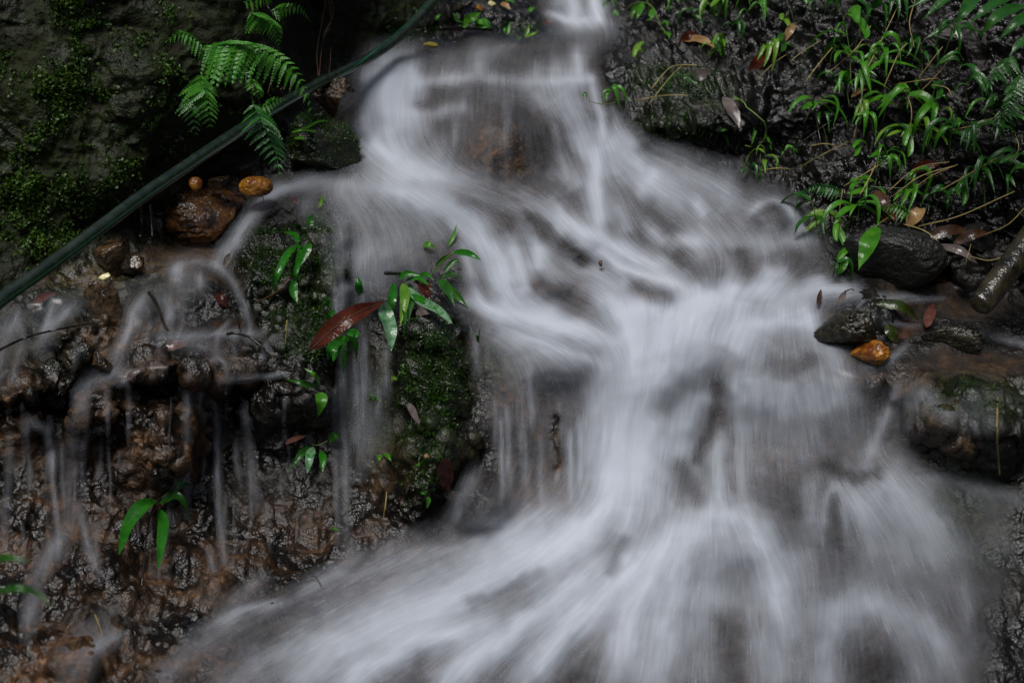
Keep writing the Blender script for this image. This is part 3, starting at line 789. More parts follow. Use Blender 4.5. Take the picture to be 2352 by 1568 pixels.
# ------------------------------------------------------------------ unseen wooded slopes around the gully, added to keep low sky out of reflections
az = np.radians(np.linspace(-128, 128, 120))
tt_ = np.linspace(0, 1, 50)
AZ, TT = np.meshgrid(az, tt_)
rad = 3.6 + 1.2 * np.cos(AZ) + 2.6 * TT ** 1.3
hp = np.stack([np.sin(AZ) * rad, 2.0 + np.cos(AZ) * rad, -2.2 + 8.0 * TT], -1)
hp += normals(hp) * (0.5 * fbm(hp, 0.8, 4, 91))[..., None]
z0 = np.zeros(hp.shape[:2])
tag(grid_piece("hill", np.ones(hp.shape[:2], bool), hp, dict(sub=z0, ochre=z0, moss=z0 + .7, orange=z0, dry=z0 + 1), M_ROCK), "unseen wooded slope above the gully, added to block low sky", "hill", kind="structure")
# ------------------------------------------------------------------ materials of the things
def leaf_material(name, col, col2, rough=0.28, trans=0.3, scale=30, spec=0.4):
    k = NT(name)
    geo = k.n("ShaderNodeNewGeometry").outputs["Position"]
    c = k.mix(k.range(k.noise(scale, 3, 0.6, geo), 0.35, 0.65), col, col2)
    b = k.bsdf(Base_Color=c, Roughness=rough, Normal=k.bump(k.noise(160, 2, 0.5, geo), 0.35, 0.004))
    b.inputs['Specular IOR Level'].default_value = spec
    if trans <= 0:
        return k.done(b.outputs[0])
    t = k.n("ShaderNodeBsdfTranslucent")
    k.t.links.new(c, t.inputs[0])
    return k.done(k.n("ShaderNodeMixShader", ins={0: trans, 1: b.outputs[0], 2: t.outputs[0]}).outputs[0])


M_GRASS = [leaf_material("grass_leaf_green", (0.03, 0.14, 0.007), (0.062, 0.21, 0.012)),
           leaf_material("grass_leaf_dark", (0.010, 0.06, 0.006), (0.022, 0.095, 0.009)),  # darker leaf green; on plants at the bank's right it paints in shade
           leaf_material("grass_leaf_yellow", (0.07, 0.19, 0.012), (0.13, 0.24, 0.02))]
M_STRAP = leaf_material("strap_leaf_green", (0.010, 0.085, 0.005), (0.022, 0.14, 0.008), 0.2, 0.25)
M_WETLEAF = leaf_material("wet_leaf_painted_glints", (0.02, 0.12, 0.02), (0.16, 0.26, 0.17), 0.1, 0.15, 60)  # pale blotches in the green paint white glints on the wet leaf
M_FERN = leaf_material("fern_green", (0.03, 0.16, 0.011), (0.07, 0.26, 0.02), 0.3, 0.38, 30, .2)
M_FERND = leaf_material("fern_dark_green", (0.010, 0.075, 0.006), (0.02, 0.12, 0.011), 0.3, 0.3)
M_STEM = leaf_material("green_stem", (0.06, 0.12, 0.015), (0.10, 0.15, 0.03), 0.4, 0)
M_STRAW = leaf_material("straw_stem", (0.14, 0.12, 0.03), (0.26, 0.19, 0.06), 0.45, 0)
M_ROOT = leaf_material("brown_root", (0.05, 0.022, 0.010), (0.11, 0.05, 0.025), 0.5, 0)
M_TWIG = leaf_material("black_twig", (0.006, 0.005, 0.004), (0.018, 0.013, 0.010), 0.18, 0)
M_RED = leaf_material("red_brown_leaf", (0.022, 0.005, 0.003), (0.06, 0.013, 0.005), 0.12, 0.05, 22, .16)
M_BROWN = leaf_material("brown_dead_leaf", (0.022, 0.010, 0.006), (0.06, 0.026, 0.012), 0.22, 0.05)
M_TAN = leaf_material("tan_dead_leaf", (0.16, 0.085, 0.03), (0.24, 0.15, 0.06), 0.3, 0.1)
M_GREY = leaf_material("grey_dead_leaf", (0.05, 0.04, 0.036), (0.10, 0.08, 0.07), 0.16, 0)
M_OLIVE = leaf_material("olive_leaf", (0.025, 0.05, 0.005), (0.016, 0.011, 0.004), 0.2, 0.1, 18)
M_PINK = leaf_material("pink_brown_leaf", (0.05, 0.018, 0.013), (0.10, 0.04, 0.03), 0.25, 0)
M_YELLOW = leaf_material("yellow_leaf", (0.30, 0.24, 0.03), (0.42, 0.33, 0.06), 0.25, 0.1)
M_MOSS = leaf_material("moss_green", (0.007, 0.024, 0.002), (0.026, 0.075, 0.005), 0.35, 0.2, 24)
M_CMOSS = leaf_material("cliff_moss_green", (0.013, 0.034, 0.003), (0.045, 0.10, 0.006), 0.5, 0.2, 14)


def hose_material():
    k = NT("dark_green_rubber")
    geo = k.n("ShaderNodeNewGeometry").outputs["Position"]
    c = k.mix(k.range(k.noise(40, 4, 0.6, geo), 0.4, 0.65), (0.006, 0.012, 0.007), (0.016, 0.025, 0.016))
    return k.done(k.bsdf(Base_Color=c, Roughness=0.2, Normal=k.bump(k.noise(220, 2, 0.5, geo), 0.12, 0.002)).outputs[0])


M_HOSE = hose_material()
M_STRIPE = leaf_material("green_stripe", (0.006, 0.07, 0.028), (0.010, 0.11, 0.04), 0.3, 0)


def stone_material(name, a, b, rough=0.16, sc=30):
    k = NT(name)
    geo = k.n("ShaderNodeNewGeometry").outputs["Position"]
    n1, n2 = k.noise(sc, 5, 0.6, geo), k.noise(140, 2, 0.5, geo)
    c = k.mix(k.range(n1, 0.40, 0.68), a, b)
    return k.done(k.bsdf(Base_Color=c, Roughness=rough, Normal=k.bump(k.math('ADD', n1, k.math('MULTIPLY', n2, 0.5)), 0.7, 0.006)).outputs[0])


M_ORANGE = stone_material("orange_stone", (0.09, 0.024, 0.004), (0.40, 0.17, 0.02))
M_YORANGE = stone_material("yellow_orange_stone", (0.17, 0.05, 0.006), (0.50, 0.24, 0.03), 0.16, 22)
M_ORANGE_DARK = stone_material("orange_brown_stone", (0.012, 0.006, 0.003), (0.14, 0.06, 0.015), 0.2, 22)
M_PALE = stone_material("pale_yellow_stone", (0.42, 0.38, 0.16), (0.60, 0.55, 0.30))
M_DARKST = stone_material("dark_speckled_stone", (0.005, 0.0045, 0.003), (0.035, 0.03, 0.014), 0.12, 80)
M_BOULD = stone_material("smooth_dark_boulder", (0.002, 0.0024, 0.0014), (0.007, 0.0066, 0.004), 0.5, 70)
M_CRUST = stone_material("brown_crust_stone", (0.008, 0.006, 0.004), (0.085, 0.05, 0.023), 0.18, 40)
M_WOOD = stone_material("wet_wood", (0.006, 0.005, 0.003), (0.035, 0.028, 0.014), 0.2, 26)


# ------------------------------------------------------------------ shapes
def spline(p, n):
    p = np.asarray(p, float)
    if len(p) == 2:
        t = np.linspace(0, 1, n)[:, None]
        return p[0] * (1 - t) + p[1] * t
    q = np.vstack([2 * p[0] - p[1], p, 2 * p[-1] - p[-2]])
    out = []
    for s in np.linspace(0, len(p) - 1, n):
        k = min(int(s), len(p) - 2)
        t = s - k
        a, b, c_, d = q[k], q[k + 1], q[k + 2], q[k + 3]
        out.append(0.5 * (2 * b + (c_ - a) * t + (2 * a - 5 * b + 4 * c_ - d) * t * t + (3 * b - a - 3 * c_ + d) * t ** 3))
    return np.array(out)


def course(pts, n, lift=0.0):
    """a smooth 3-D line over the ground: (x, y, height over the ground)"""
    q = [(*p, lift) if len(p) == 2 else p for p in pts]
    return spline([spot(x, y, o) for x, y, o in q], n)


def tube(line, rad, sides=7, knob=0.0, seed=0):
    line = np.asarray(line)
    n = len(line)
    rad = np.broadcast_to(np.asarray(rad, float), (n,))
    t = np.gradient(line, axis=0)
    t /= np.linalg.norm(t, axis=1, keepdims=True) + 1e-9
    u = np.cross(t, np.array([0.13, 0.31, 0.94]))
    u /= np.linalg.norm(u, axis=1, keepdims=True) + 1e-9
    w = np.cross(t, u)
    a = np.linspace(0, 2 * np.pi, sides, endpoint=False)
    v = line[:, None] + rad[:, None, None] * (np.cos(a)[None, :, None] * u[:, None] + np.sin(a)[None, :, None] * w[:, None])
    if knob:
        v = v + (v - line[:, None]) * (knob * fbm(v, 18, 3, seed))[..., None]
    v = np.vstack([v.reshape(-1, 3), line[:1] - t[:1] * rad[0] * .4, line[-1:] + t[-1:] * rad[-1] * .4])
    f = [(i * sides + j, i * sides + (j + 1) % sides, (i + 1) * sides + (j + 1) % sides, (i + 1) * sides + j) for i in range(n - 1) for j in range(sides)]
    f += [((j + 1) % sides, j, n * sides) for j in range(sides)] + [((n - 1) * sides + j, (n - 1) * sides + (j + 1) % sides, n * sides + 1) for j in range(sides)]
    return v, f


def blade(line, width, fold=0.25, roll=0.0, blunt=0.5, up=0.45, wave=0.0, thick=0.0006, serr=0.0):
    """a leaf along a 3-D line: midrib, two halves folded up, rounded outline, a little thickness at the rib"""
    line = np.asarray(line)
    n = len(line)
    t = np.gradient(line, axis=0)
    t /= np.linalg.norm(t, axis=1, keepdims=True) + 1e-9
    nn = CAMP - line
    nn /= np.linalg.norm(nn, axis=1, keepdims=True)
    nn = nn + np.array([0, 0, up])
    b = np.cross(t, nn)
    b /= np.linalg.norm(b, axis=1, keepdims=True) + 1e-9
    nn = np.cross(b, t)
    if roll:
        b, nn = b * math.cos(roll) + nn * math.sin(roll), nn * math.cos(roll) - b * math.sin(roll)
    s = np.linspace(0, 1, n)
    prof = np.sin(np.pi * np.clip(s, 0, 1) ** (0.55 + 0.45 * (1 - blunt))) ** (0.9 - 0.35 * blunt)
    if blunt < .4:
        prof = np.sin(np.pi * s ** .6) ** 1.15
    prof = np.maximum(prof, 0.04)
    if serr:
        prof = prof * (1 - serr * (np.arange(n) % 2))
    hw = 0.5 * width * prof
    wv = wave * width * np.sin(s * 17 + line[0, 0] * 90)
    rows = []
    for k, (sd, dep) in enumerate(((-1, 1), (-.5, .42), (0, 0), (.5, .42), (1, 1))):
        rows.append(line + b * (sd * hw)[:, None] + nn * (dep * fold * hw + abs(sd) * wv * (1 if sd > 0 else -1))[:, None])
    v = np.stack(rows, 1)
    v[:, 2] -= nn * thick
    f = [(i * 5 + j, i * 5 + j + 1, (i + 1) * 5 + j + 1, (i + 1) * 5 + j) for i in range(n - 1) for j in range(4)]
    return v.reshape(-1, 3), f


def merge(parts):
    vs, fs, o = [], [], 0
    for v, f in parts:
        vs.append(np.asarray(v))
        fs += [tuple(i + o for i in q) for q in f]
        o += len(v)
    return np.vstack(vs), fs


def px(x, y, p):
    """p pixels at that spot of the ground, in metres"""
    return p * float(surf(x, y)) / F


def rock(name, x, y, rx, ry, mat, label, cat="rock", off=0.0, seed=0, amp=0.16, freq=2.2, fine=0.03, depth=0.9, tilt=0.0, attrs=None, group=None, nu=110, nv=70, square=2.2, facets=11):
    """a stone seated in the ground at that spot, its half sizes given as seen"""
    d = float(surf(x, y)) - off
    c0 = unproj(x, y, d)
    ru, rv = rx * d / F, ry * d / F
    a = np.linspace(0, 2 * np.pi, nu, endpoint=False)
    e = np.linspace(-np.pi / 2 + 0.03, np.pi / 2 - 0.03, nv)
    A_, E_ = np.meshgrid(a, e)
    q = np.stack([np.cos(E_) * np.cos(A_), np.cos(E_) * np.sin(A_), np.sin(E_)], -1)
    q = np.sign(q) * np.abs(q) ** (2 / square)
    q /= (np.abs(q) ** square).sum(-1, keepdims=True) ** (1 / square)
    r = 1 + amp * fbm(q, freq, 3, seed) + amp * 0.4 * fbm(q, freq * 2.6, 3, seed + 5, 0.55, True) + fine * fbm(q, freq * 9, 3, seed + 9, 0.6, True)
    q = q * r[..., None]
    rf = np.random.default_rng(seed)
    for _ in range(facets):
        nf = rf.standard_normal(3)
        nf /= np.linalg.norm(nf)
        q = q - nf * (np.maximum(0, q @ nf - rf.uniform(.45, .8)) * .85)[..., None]
    q = q * (1 + .03 * fbm(q, 7, 3, seed + 3, .6))[..., None]
    if tilt:
        ct, s_ = math.cos(tilt), math.sin(tilt)
        q = np.stack([q[..., 0] * ct - q[..., 2] * s_, q[..., 1], q[..., 0] * s_ + q[..., 2] * ct], -1)
    v = c0 + q[..., 0:1] * ru * np.array([1.0, 0, 0]) + q[..., 1:2] * 0.5 * (ru + rv) * depth * np.array([0, 1.0, 0]) + q[..., 2:3] * rv * np.array([0, 0, 1.0])
    f = [(i * nu + j, i * nu + (j + 1) % nu, (i + 1) * nu + (j + 1) % nu, (i + 1) * nu + j) for i in range(nv - 1) for j in range(nu)]
    vv = v.reshape(-1, 3)
    vv = np.vstack([vv, v[0].mean(0), v[-1].mean(0)])
    m = nu * nv
    f += [((j + 1) % nu, j, m) for j in range(nu)] + [((nv - 1) * nu + j, (nv - 1) * nu + (j + 1) % nu, m + 1) for j in range(nu)]
    at = None
    if attrs is not None:
        at = {k: np.full(len(vv), attrs.get(k, 0.0)) for k in ("ochre", "moss", "orange", "dry", "sub")}
    o = link_mesh(name, vv, f, mat, attrs=at, base=c0)
    tag(o, label, cat, group)
    o["_pts"] = 0
    del o["_pts"]
    return o, vv, c0


def tufts(p, nrm, size, rg, per=3, lean=0.9, wide=0.35):
    """small pointed leaves standing on given spots"""
    p = np.repeat(p, per, 0)
    nrm = np.repeat(nrm, per, 0)
    n = len(p)
    rd = rg.standard_normal((n, 3))
    d = nrm + lean * rd
    d /= np.linalg.norm(d, axis=1, keepdims=True)
    s = np.cross(d, rg.standard_normal((n, 3)))
    s /= np.linalg.norm(s, axis=1, keepdims=True) + 1e-9
    L = (size * rg.uniform(0.5, 1.3, n))[:, None]
    p = p + rg.standard_normal((n, 3)) * size * 0.5
    v = np.stack([p - s * L * wide * .3, p + d * L * .55 - s * L * wide * .5, p + d * L, p + d * L * .55 + s * L * wide * .5], 1)
    return v.reshape(-1, 3), np.arange(4 * n).reshape(n, 4)


# ------------------------------------------------------------------ stones and boulders
RG = np.random.default_rng(11)
RB = dict(ochre=.15, moss=.75, dry=.1)


def mossy(name, x, y, rx, ry, label, seed, off=0.0, ochre=.1, amp=.2, nt=2600, size=.007, top=0.0, tilt=0.0, depth=.8):
    o, v, c0 = rock(name, x, y, rx, ry, M_ROCK, label, "rock", off, seed, amp, 2.3, .05, depth, tilt, dict(ochre=ochre, moss=.6, dry=.05), nu=170, nv=110)
    nn = v - c0
    nn /= np.linalg.norm(nn, axis=1, keepdims=True)
    m = fbm(v, 22, 3, seed + 40) + 0.5 * nn[:, 2] - 0.3 * nn[:, 1]
    w = np.clip(m - top, 0, None) * (nn[:, 1] < .35)
    k = RG.choice(len(v), nt, p=w / w.sum())
    tv, tf = tufts(v[k], nn[k], size, RG, 3)
    mo = link_mesh("moss", tv, tf, M_MOSS, o, False, base=c0)
    tag(mo, kind="stuff")
    return o


mossy("mossy_boulder", 752, 335, 88, 84, "mossy wet boulder below the hose, left of the upper fall", 3, .06, .1, .22, 1700, .006, .1)
rock("rock", 772, 232, 52, 52, M_ROCK, "pale brown angular rock under the hose, against the upper fall", "rock", .13, 8, .25, 2.0, .05, .9, .3, dict(ochre=.75, moss=.1, dry=.1))
rock("boulder", 478, 497, 92, 62, M_ORANGE_DARK, "orange brown boulder with dark underside left of the narrow side chute", "boulder", .05, 33, .2, 1.9, .12, .9, facets=4)
rock("stone", 588, 428, 38, 23, M_YORANGE, "bright orange oval stone on the boulder's right end", "stone", .12, 36, .14, 1.5, .03, facets=0, square=2.0)
rock("stone", 450, 422, 15, 15, M_YORANGE, "tiny orange pebble on the boulder's left end", "stone", .11, 38, .14, 1.5, .03, facets=0, square=2.0)
rock("stone", 500, 418, 36, 16, M_CRUST, "flat brown stone lying on the boulder between two orange stones", "stone", .10, 39, .2, 2, .05)
rock("rock", 262, 588, 52, 46, M_CRUST, "brown crusted rock knob just below the hose", "rock", .03, 41, .22, 2.4, .06)
rock("rock", 300, 606, 30, 26, M_CRUST, "small brown rock leaning on the crusted knob", "rock", .04, 42, .22, 2.4, .06)
rock("stone", 244, 634, 19, 9, M_PALE, "pale yellow pebble at the foot of the crusted knob", "stone", .045, 44, .08, 1.6, .01)
rock("rock", 238, 705, 50, 52, M_CRUST, "dark pitted rock between two trickles, above the bent twig", "rock", .02, 46, .35, 2.6, .12)
rock("rock", 232, 832, 28, 26, M_CRUST, "small round brown rock beside the black wet rock", "rock", .05, 50, .2, 2.4, .08)
rock("stone", 988, 104, 17, 9, M_YELLOW, "small yellow stone at the edge of the upper pool", "stone", .05, 54, .15, 1.6, .02)
rock("rock", 1950, 750, 66, 46, M_DARKST, "dark speckled rock with wet glints above the orange stone", "rock", .06, 56, .25, 2.6, .2, .9, -.25)
rock("stone", 1998, 812, 43, 30, M_ORANGE, "orange stone in the right pool", "stone", .045, 58, .24, 1.7, .015, facets=4, square=2.0)
rock("rock", 2196, 772, 72, 34, M_DARKST, "low dark wet rock on the right of the pool", "rock", .05, 60, .22, 2.6, .2, .9)
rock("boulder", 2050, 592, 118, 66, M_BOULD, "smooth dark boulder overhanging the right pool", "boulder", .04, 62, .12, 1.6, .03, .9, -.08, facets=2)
rock("stone", 2185, 640, 48, 20, M_ORANGE_DARK, "dim brown stone in the shade beside the dark boulder", "stone", .03, 64, .15, 1.8, .03)
rock("rock", 2240, 545, 60, 34, M_BOULD, "dark rock among dead leaves behind the round log", "rock", .05, 65, .2, 1.8, .03)
rock("stone", 1380, 607, 6, 9, M_ROOT, "tiny brown seed pod poking out of the white water", "seed pod", .06, 66, .1, 1.6, .02, nu=24, nv=16)
rock("stone", 980, 1048, 9, 7, M_TAN, "pale tan pebble on the wet rock beside the thin stalk", "stone", .12, 67, .15, 1.6, .02, nu=30, nv=20)
for i, (x, y, r, m, lb) in enumerate(((1055, 16, 16, M_DARKST, "grey pebble among litter beside the hose top"), (1100, 18, 11, M_ORANGE, "orange pebble among litter behind the upper pool"), (1128, 8, 12, M_PALE, "pale pebble among litter behind the upper pool"), (1078, 8, 12, M_BOULD, "black pebble between the grey and orange ones"))):
    rock("stone", x, y, r, r * .7, m, lb, "stone", .03, 70 + i, .15, 1.6, .03, nu=36, nv=24)

# ------------------------------------------------------------------ moss on the rock wall and bank (uncountable)
gpts = GP[::2, ::2].reshape(-1, 3)
gnrm = GN[::2, ::2].reshape(-1, 3)
sx, sy = gx[::2, ::2].ravel(), gy[::2, ::2].ravel()
area = blob([(140, 230, 60, 120, 1.), (60, 170, 60, 60, .5), (250, 210, 60, 50, .5), (60, 470, 110, 90, .75), (180, 440, 90, 70, .75), (130, 560, 130, 80, .75), (20, 560, 60, 80, .7), (190, 30, 90, 50, .55), (320, 60, 50, 80, .4), (375, 40, 50, 60, .45), (380, 120, 40, 70, .35), (20, 130, 40, 80, .4), (460, 40, 60, 40, .35),
             (250, 400, 60, 40, .5), (320, 260, 60, 60, .3), (270, 330, 60, 40, .3), (60, 330, 60, 60, .35), (900, 60, 40, 80, .3), (620, 200, 60, 80, .15), (560, 250, 60, 60, .3), (430, 250, 60, 100, .15), (240, 415, 20, 14, 1.0), (400, 330, 60, 50, .3)], sx, sy)
cl = 1.3 * fbm(gpts, 45, 3, 77, .6) + 0.9 * fbm(gpts, 12, 3, 78)
wgt = np.clip(area * .75 + 0.7 * cl - .38, 0, 1) * is_cliff[::2, ::2].ravel() * (area > .04)
k = RG.choice(len(gpts), 4400, p=wgt / wgt.sum())
tv, tf = tufts(gpts[k] + gnrm[k] * .002, gnrm[k], .008, RG, 3, 1.0, .9)
tag(link_mesh("moss", tv, tf, M_CMOSS, None, False), "bright green moss patches on the dark rock wall", "moss", kind="stuff")
area = blob([(1560, 210, 90, 26, 1.), (1540, 290, 70, 30, .7), (1640, 30, 60, 30, .4), (1450, 330, 60, 30, .3), (1800, 330, 60, 20, .3)], sx, sy) * is_bank[::2, ::2].ravel()
area = area + blob([(930, 520, 70, 40, .25), (860, 960, 60, 90, .3), (2200, 950, 90, 50, .3), (1160, 800, 40, 30, .3), (1180, 72, 60, 14, 1.2), (960, 90, 70, 30, .5), (655, 585, 120, 80, 1.), (735, 510, 50, 45, .9), (715, 750, 80, 80, .75), (1000, 850, 70, 120, 1.), (985, 1010, 70, 60, .6), (960, 1100, 50, 60, .35), (860, 960, 40, 80, .35)], sx, sy)
wgt = np.clip(area + 0.4 * cl - .2, 0, 1) * (area > .05)
k = RG.choice(len(gpts), 11000, p=wgt / wgt.sum())
tv, tf = tufts(gpts[k], gnrm[k], .0075, RG, 3, 1.0, .35)
tag(link_mesh("moss", tv, tf, M_MOSS, None, False), "dull green moss film on the wet rock beside the water", "moss", kind="stuff")

# ------------------------------------------------------------------ the hose
hp = [(-120, 790, 2.22), (0, 690, 2.34), (110, 612, 2.42), (240, 515, 2.52), (330, 448, 2.62), (430, 380, 2.76), (540, 306, 2.95), (640, 243, 3.15), (720, 198, 3.32), (780, 168, 3.44), (840, 138, 3.54), (900, 98, 3.62), (950, 52, 3.7), (1005, -8, 3.78), (1060, -75, 3.85)]
line = spline([unproj(*q) for q in hp], 120)
v, f = tube(line, 0.0135, 20)
hose = link_mesh("hose", v, f, M_HOSE, base=line[0])
tag(hose, "dark green rubber hose with a green stripe running down across the rock wall", "hose")
t = np.gradient(line, axis=0); t /= np.linalg.norm(t, axis=1, keepdims=True)
vw = CAMP - line; vw /= np.linalg.norm(vw, axis=1, keepdims=True)
sdv = np.cross(t, vw); sdv /= np.linalg.norm(sdv, axis=1, keepdims=True)
sgn = np.sign((sdv @ np.array([0, 0, 1.0])).mean())
dwn = -sdv * sgn
vper = np.cross(sdv, t)
vper /= np.linalg.norm(vper, axis=1, keepdims=True)
vper *= np.sign((vper * vw).sum(1))[:, None]
ang = np.radians(30 - 100 * sstep(.62, .80, np.linspace(0, 1, len(line))))   # the hose twists: the stripe wanders from its lower to its upper side
rows = []
for da in (-.13, 0, .13):
    a_ = np.pi / 2 - ang + da
    rows.append(line + 0.01385 * (np.cos(a_)[:, None] * dwn + np.sin(a_)[:, None] * vper))
v = np.stack(rows, 1)
f = [(i * 3 + j, i * 3 + j + 1, (i + 1) * 3 + j + 1, (i + 1) * 3 + j) for i in range(len(line) - 1) for j in (0, 1)]
link_mesh("stripe", v.reshape(-1, 3), f, M_STRIPE, hose, base=line[0])

# ------------------------------------------------------------------ ferns
def frond(root, line, sides, mat, npin=16, base=None, lobes=9, rad=.0011):
    """one frond: a rib with lobed side leaflets; sides = two (dx, dy, length) directions as seen, tips drawn forward"""
    n = len(line)
    d0 = float((line[n // 2] - CAMP) @ FWD)
    parts = [tube(line, np.linspace(rad, rad * .4, n), 5)]
    t = np.gradient(line, axis=0)
    t /= np.linalg.norm(t, axis=1, keepdims=True)
    for k in range(npin):
        s = (k + .6) / npin
        i = s * (n - 1)
        p = line[int(i)] * (1 - i % 1) + line[min(n - 1, int(i) + 1)] * (i % 1)
        tg = t[int(i)]
        env = (min(1, s / .18) ** .7) * (1 - s) ** .75 * 1.15 + .06
        for (dx, dy, ln) in sides:
            L = ln * env * d0 / F
            dirv = np.array([dx, 0, -dy]) / math.hypot(dx, dy)
            dirv = dirv + (0.45 if ln < 70 else 0.05) * tg + np.array([0, RG.uniform(-.55, -.1), 0])
            dirv /= np.linalg.norm(dirv)
            u = np.linspace(0, 1, 9)[:, None]
            ln3 = p + dirv * L * u + np.array([0, -.1, -.28]) * L * u * u
            parts.append(blade(ln3, L * .11, .1, 0, .3, .5))
            tt3 = np.gradient(ln3, axis=0)
            tt3 /= np.linalg.norm(tt3, axis=1, keepdims=True)
            nl = max(5, int(lobes * min(1, .45 + ln / 90)))
            vw_ = CAMP - p
            vw_ = vw_ / np.linalg.norm(vw_) + np.array([0, 0, .5]) + RG.normal(0, .35, 3)
            for q in range(nl):
                sq = (q + .4) / nl
                i_ = sq * 8
                o3 = ln3[int(i_)] * (1 - i_ % 1) + ln3[min(8, int(i_) + 1)] * (i_ % 1)
                tg3 = tt3[int(i_)]
                cr = np.cross(tg3, vw_)
                cr /= np.linalg.norm(cr) + 1e-9
                pl = L * (.26 if ln > 30 else .34) * (1 - sq) ** .7 * min(1, .5 + sq * 4) * RG.uniform(.8, 1.1)
                for sg in (-1, 1):
                    dl = cr * sg + tg3 * .75
                    dl /= np.linalg.norm(dl)
                    wd = np.cross(dl, vw_)
                    wd /= np.linalg.norm(wd) + 1e-9
                    hw_ = max(pl * .30, L / nl * .46)
                    tipd = np.array([0, -.05, -.12]) * pl
                    parts.append((np.array([o3 - wd * hw_ * .8, o3 + dl * pl * .6 - wd * hw_, o3 + dl * pl + tipd, o3 + dl * pl * .6 + wd * hw_, o3 + wd * hw_ * .8]), [(0, 1, 2, 3, 4)]))
    v, f = merge(parts)
    return link_mesh("frond", v, f, mat, root, base=base)


def fern(name, base_xy, off, label, fronds, group=None, cat="fern"):
    b0 = spot(*base_xy, off)
    r = tag(empty(name, b0), label, cat, group)
    for pts, sides, mat, npin in fronds:
        ln = course(pts, 26)
        frond(r, ln, sides, mat, npin, b0)
        root_line = spline([b0, 0.5 * (b0 + ln[0]) + np.array([0, -.01, .01]), ln[0]], 8)
        if np.linalg.norm(b0 - ln[0]) > .012:
            v, f = tube(root_line, .0012, 5)
            link_mesh("stalk", v, f, M_TWIG, r, base=b0)
    return r


fern("fern", (488, 176), .01, "large fern with arching fronds growing from the rock wall above the hose", [
    ([(462, 108, .10), (520, 100, .16), (580, 106, .22), (640, 132, .26), (685, 178, .28), (714, 240, .28)], [(-.5, 1, 86), (.75, -.35, 40)], M_FERN, 19),
    ([(470, 112, .10), (445, 88, .13), (415, 76, .15), (378, 98, .17)], [(.1, 1, 34), (-.5, -.6, 22)], M_FERN, 11),
    ([(462, 170, .06), (470, 205, .11), (480, 245, .13), (484, 292, .14)], [(-1, .05, 62), (1, .15, 46)], M_FERN, 10),
    ([(428, 222, .06), (442, 255, .09), (452, 312, .10)], [(-1, .1, 36), (1, .2, 36)], M_FERND, 8),
    ([(520, 118, .08), (545, 150, .12), (575, 175, .13)], [(-.3, 1, 46), (.8, -.2, 20)], M_FERND, 8)])
fern("fern", (578, 178), .02, "fern hanging in front of the hose with one long drooping frond", [
    ([(580, 235, .30), (598, 270, .38), (618, 315, .42), (634, 355, .43), (643, 404, .43)], [(-1, .05, 54), (1, .05, 60)], M_FERND, 11),
    ([(575, 180, .05), (590, 200, .10), (600, 225, .12)], [(-1, .1, 26), (1, .1, 26)], M_FERN, 7),
    ([(600, 250, .35), (625, 232, .38), (655, 228, .40)], [(.2, -1, 20), (.1, 1, 20)], M_FERN, 7)])
fern("fern", (600, 8), .02, "fern at the picture's top edge beside the hanging roots", [
    ([(622, 26, .10), (650, 16, .14), (690, 20, .16), (714, 52, .17)], [(-.2, 1, 22), (.4, -.8, 16)], M_GRASS[0], 14),
    ([(575, 30, .10), (605, 36, .14), (632, 60, .16), (641, 104, .16)], [(-1, .5, 44), (1, .2, 36)], M_FERN, 14),
    ([(560, 6, .08), (600, -4, .12), (625, 6, .13)], [(-.2, 1, 22), (.2, -1, 22)], M_GRASS[0], 8)])
fern("fern", (1935, 446), .02, "small fern with one frond arching left over the wet rock", [
    ([(1935, 442, .05), (1905, 430, .09), (1870, 428, .10), (1838, 446, .10)], [(-.2, 1, 24), (-.3, -1, 16)], M_FERND, 14)])
fern("fern", (2050, 488), .02, "short fern leaf lying above the dark boulder", [
    ([(2090, 492, .09), (2060, 476, .12), (2020, 478, .13)], [(-.2, 1, 22), (-.2, -1, 22)], M_GRASS[0], 9)])
fern("fern", (2300, 140), .02, "bushy fern at the right edge beneath the broad hanging blades", [
    ([(2330, 130, .10), (2300, 150, .14), (2268, 200, .15)], [(-1, .1, 40), (.8, .4, 40)], M_GRASS[1], 11),
    ([(2345, 170, .10), (2325, 215, .14), (2310, 262, .15)], [(-1, .1, 40), (1, .1, 36)], M_GRASS[1], 11),
    ([(2330, 240, .10), (2300, 262, .14), (2282, 300, .15)], [(-1, .1, 30), (1, .2, 30)], M_GRASS[1], 9)])
# ------------------------------------------------------------------ plants traced one by one
def plant(name, base_xy, label, leaves, mat, cat="plant", stems=(), group=None, off=0.0, stem_mat=None):
    """leaves: (width as seen, [(x, y, height over the ground) ...], optional material, optional roll)"""
    b0 = spot(*base_xy, off)
    r = tag(empty(name, b0), label, cat, group)
    for lf in leaves:
        w, pts = lf[0], lf[1]
        m = lf[2] if len(lf) > 2 and lf[2] is not None else mat
        ln = course(pts, 15)
        v, f = blade(ln, px(pts[0][0], pts[0][1], w), .28, lf[3] if len(lf) > 3 else RG.uniform(-.35, .35), .55 if m in (M_STRAP, M_WETLEAF) else .25, .5, .03)
        link_mesh("leaf", v, f, m, r, base=b0)
    for w, pts in stems:
        v, f = tube(course(pts, 12), px(pts[0][0], pts[0][1], w) * .5, 6)
        link_mesh("stem", v, f, stem_mat or M_STEM, r, base=b0)
    return r


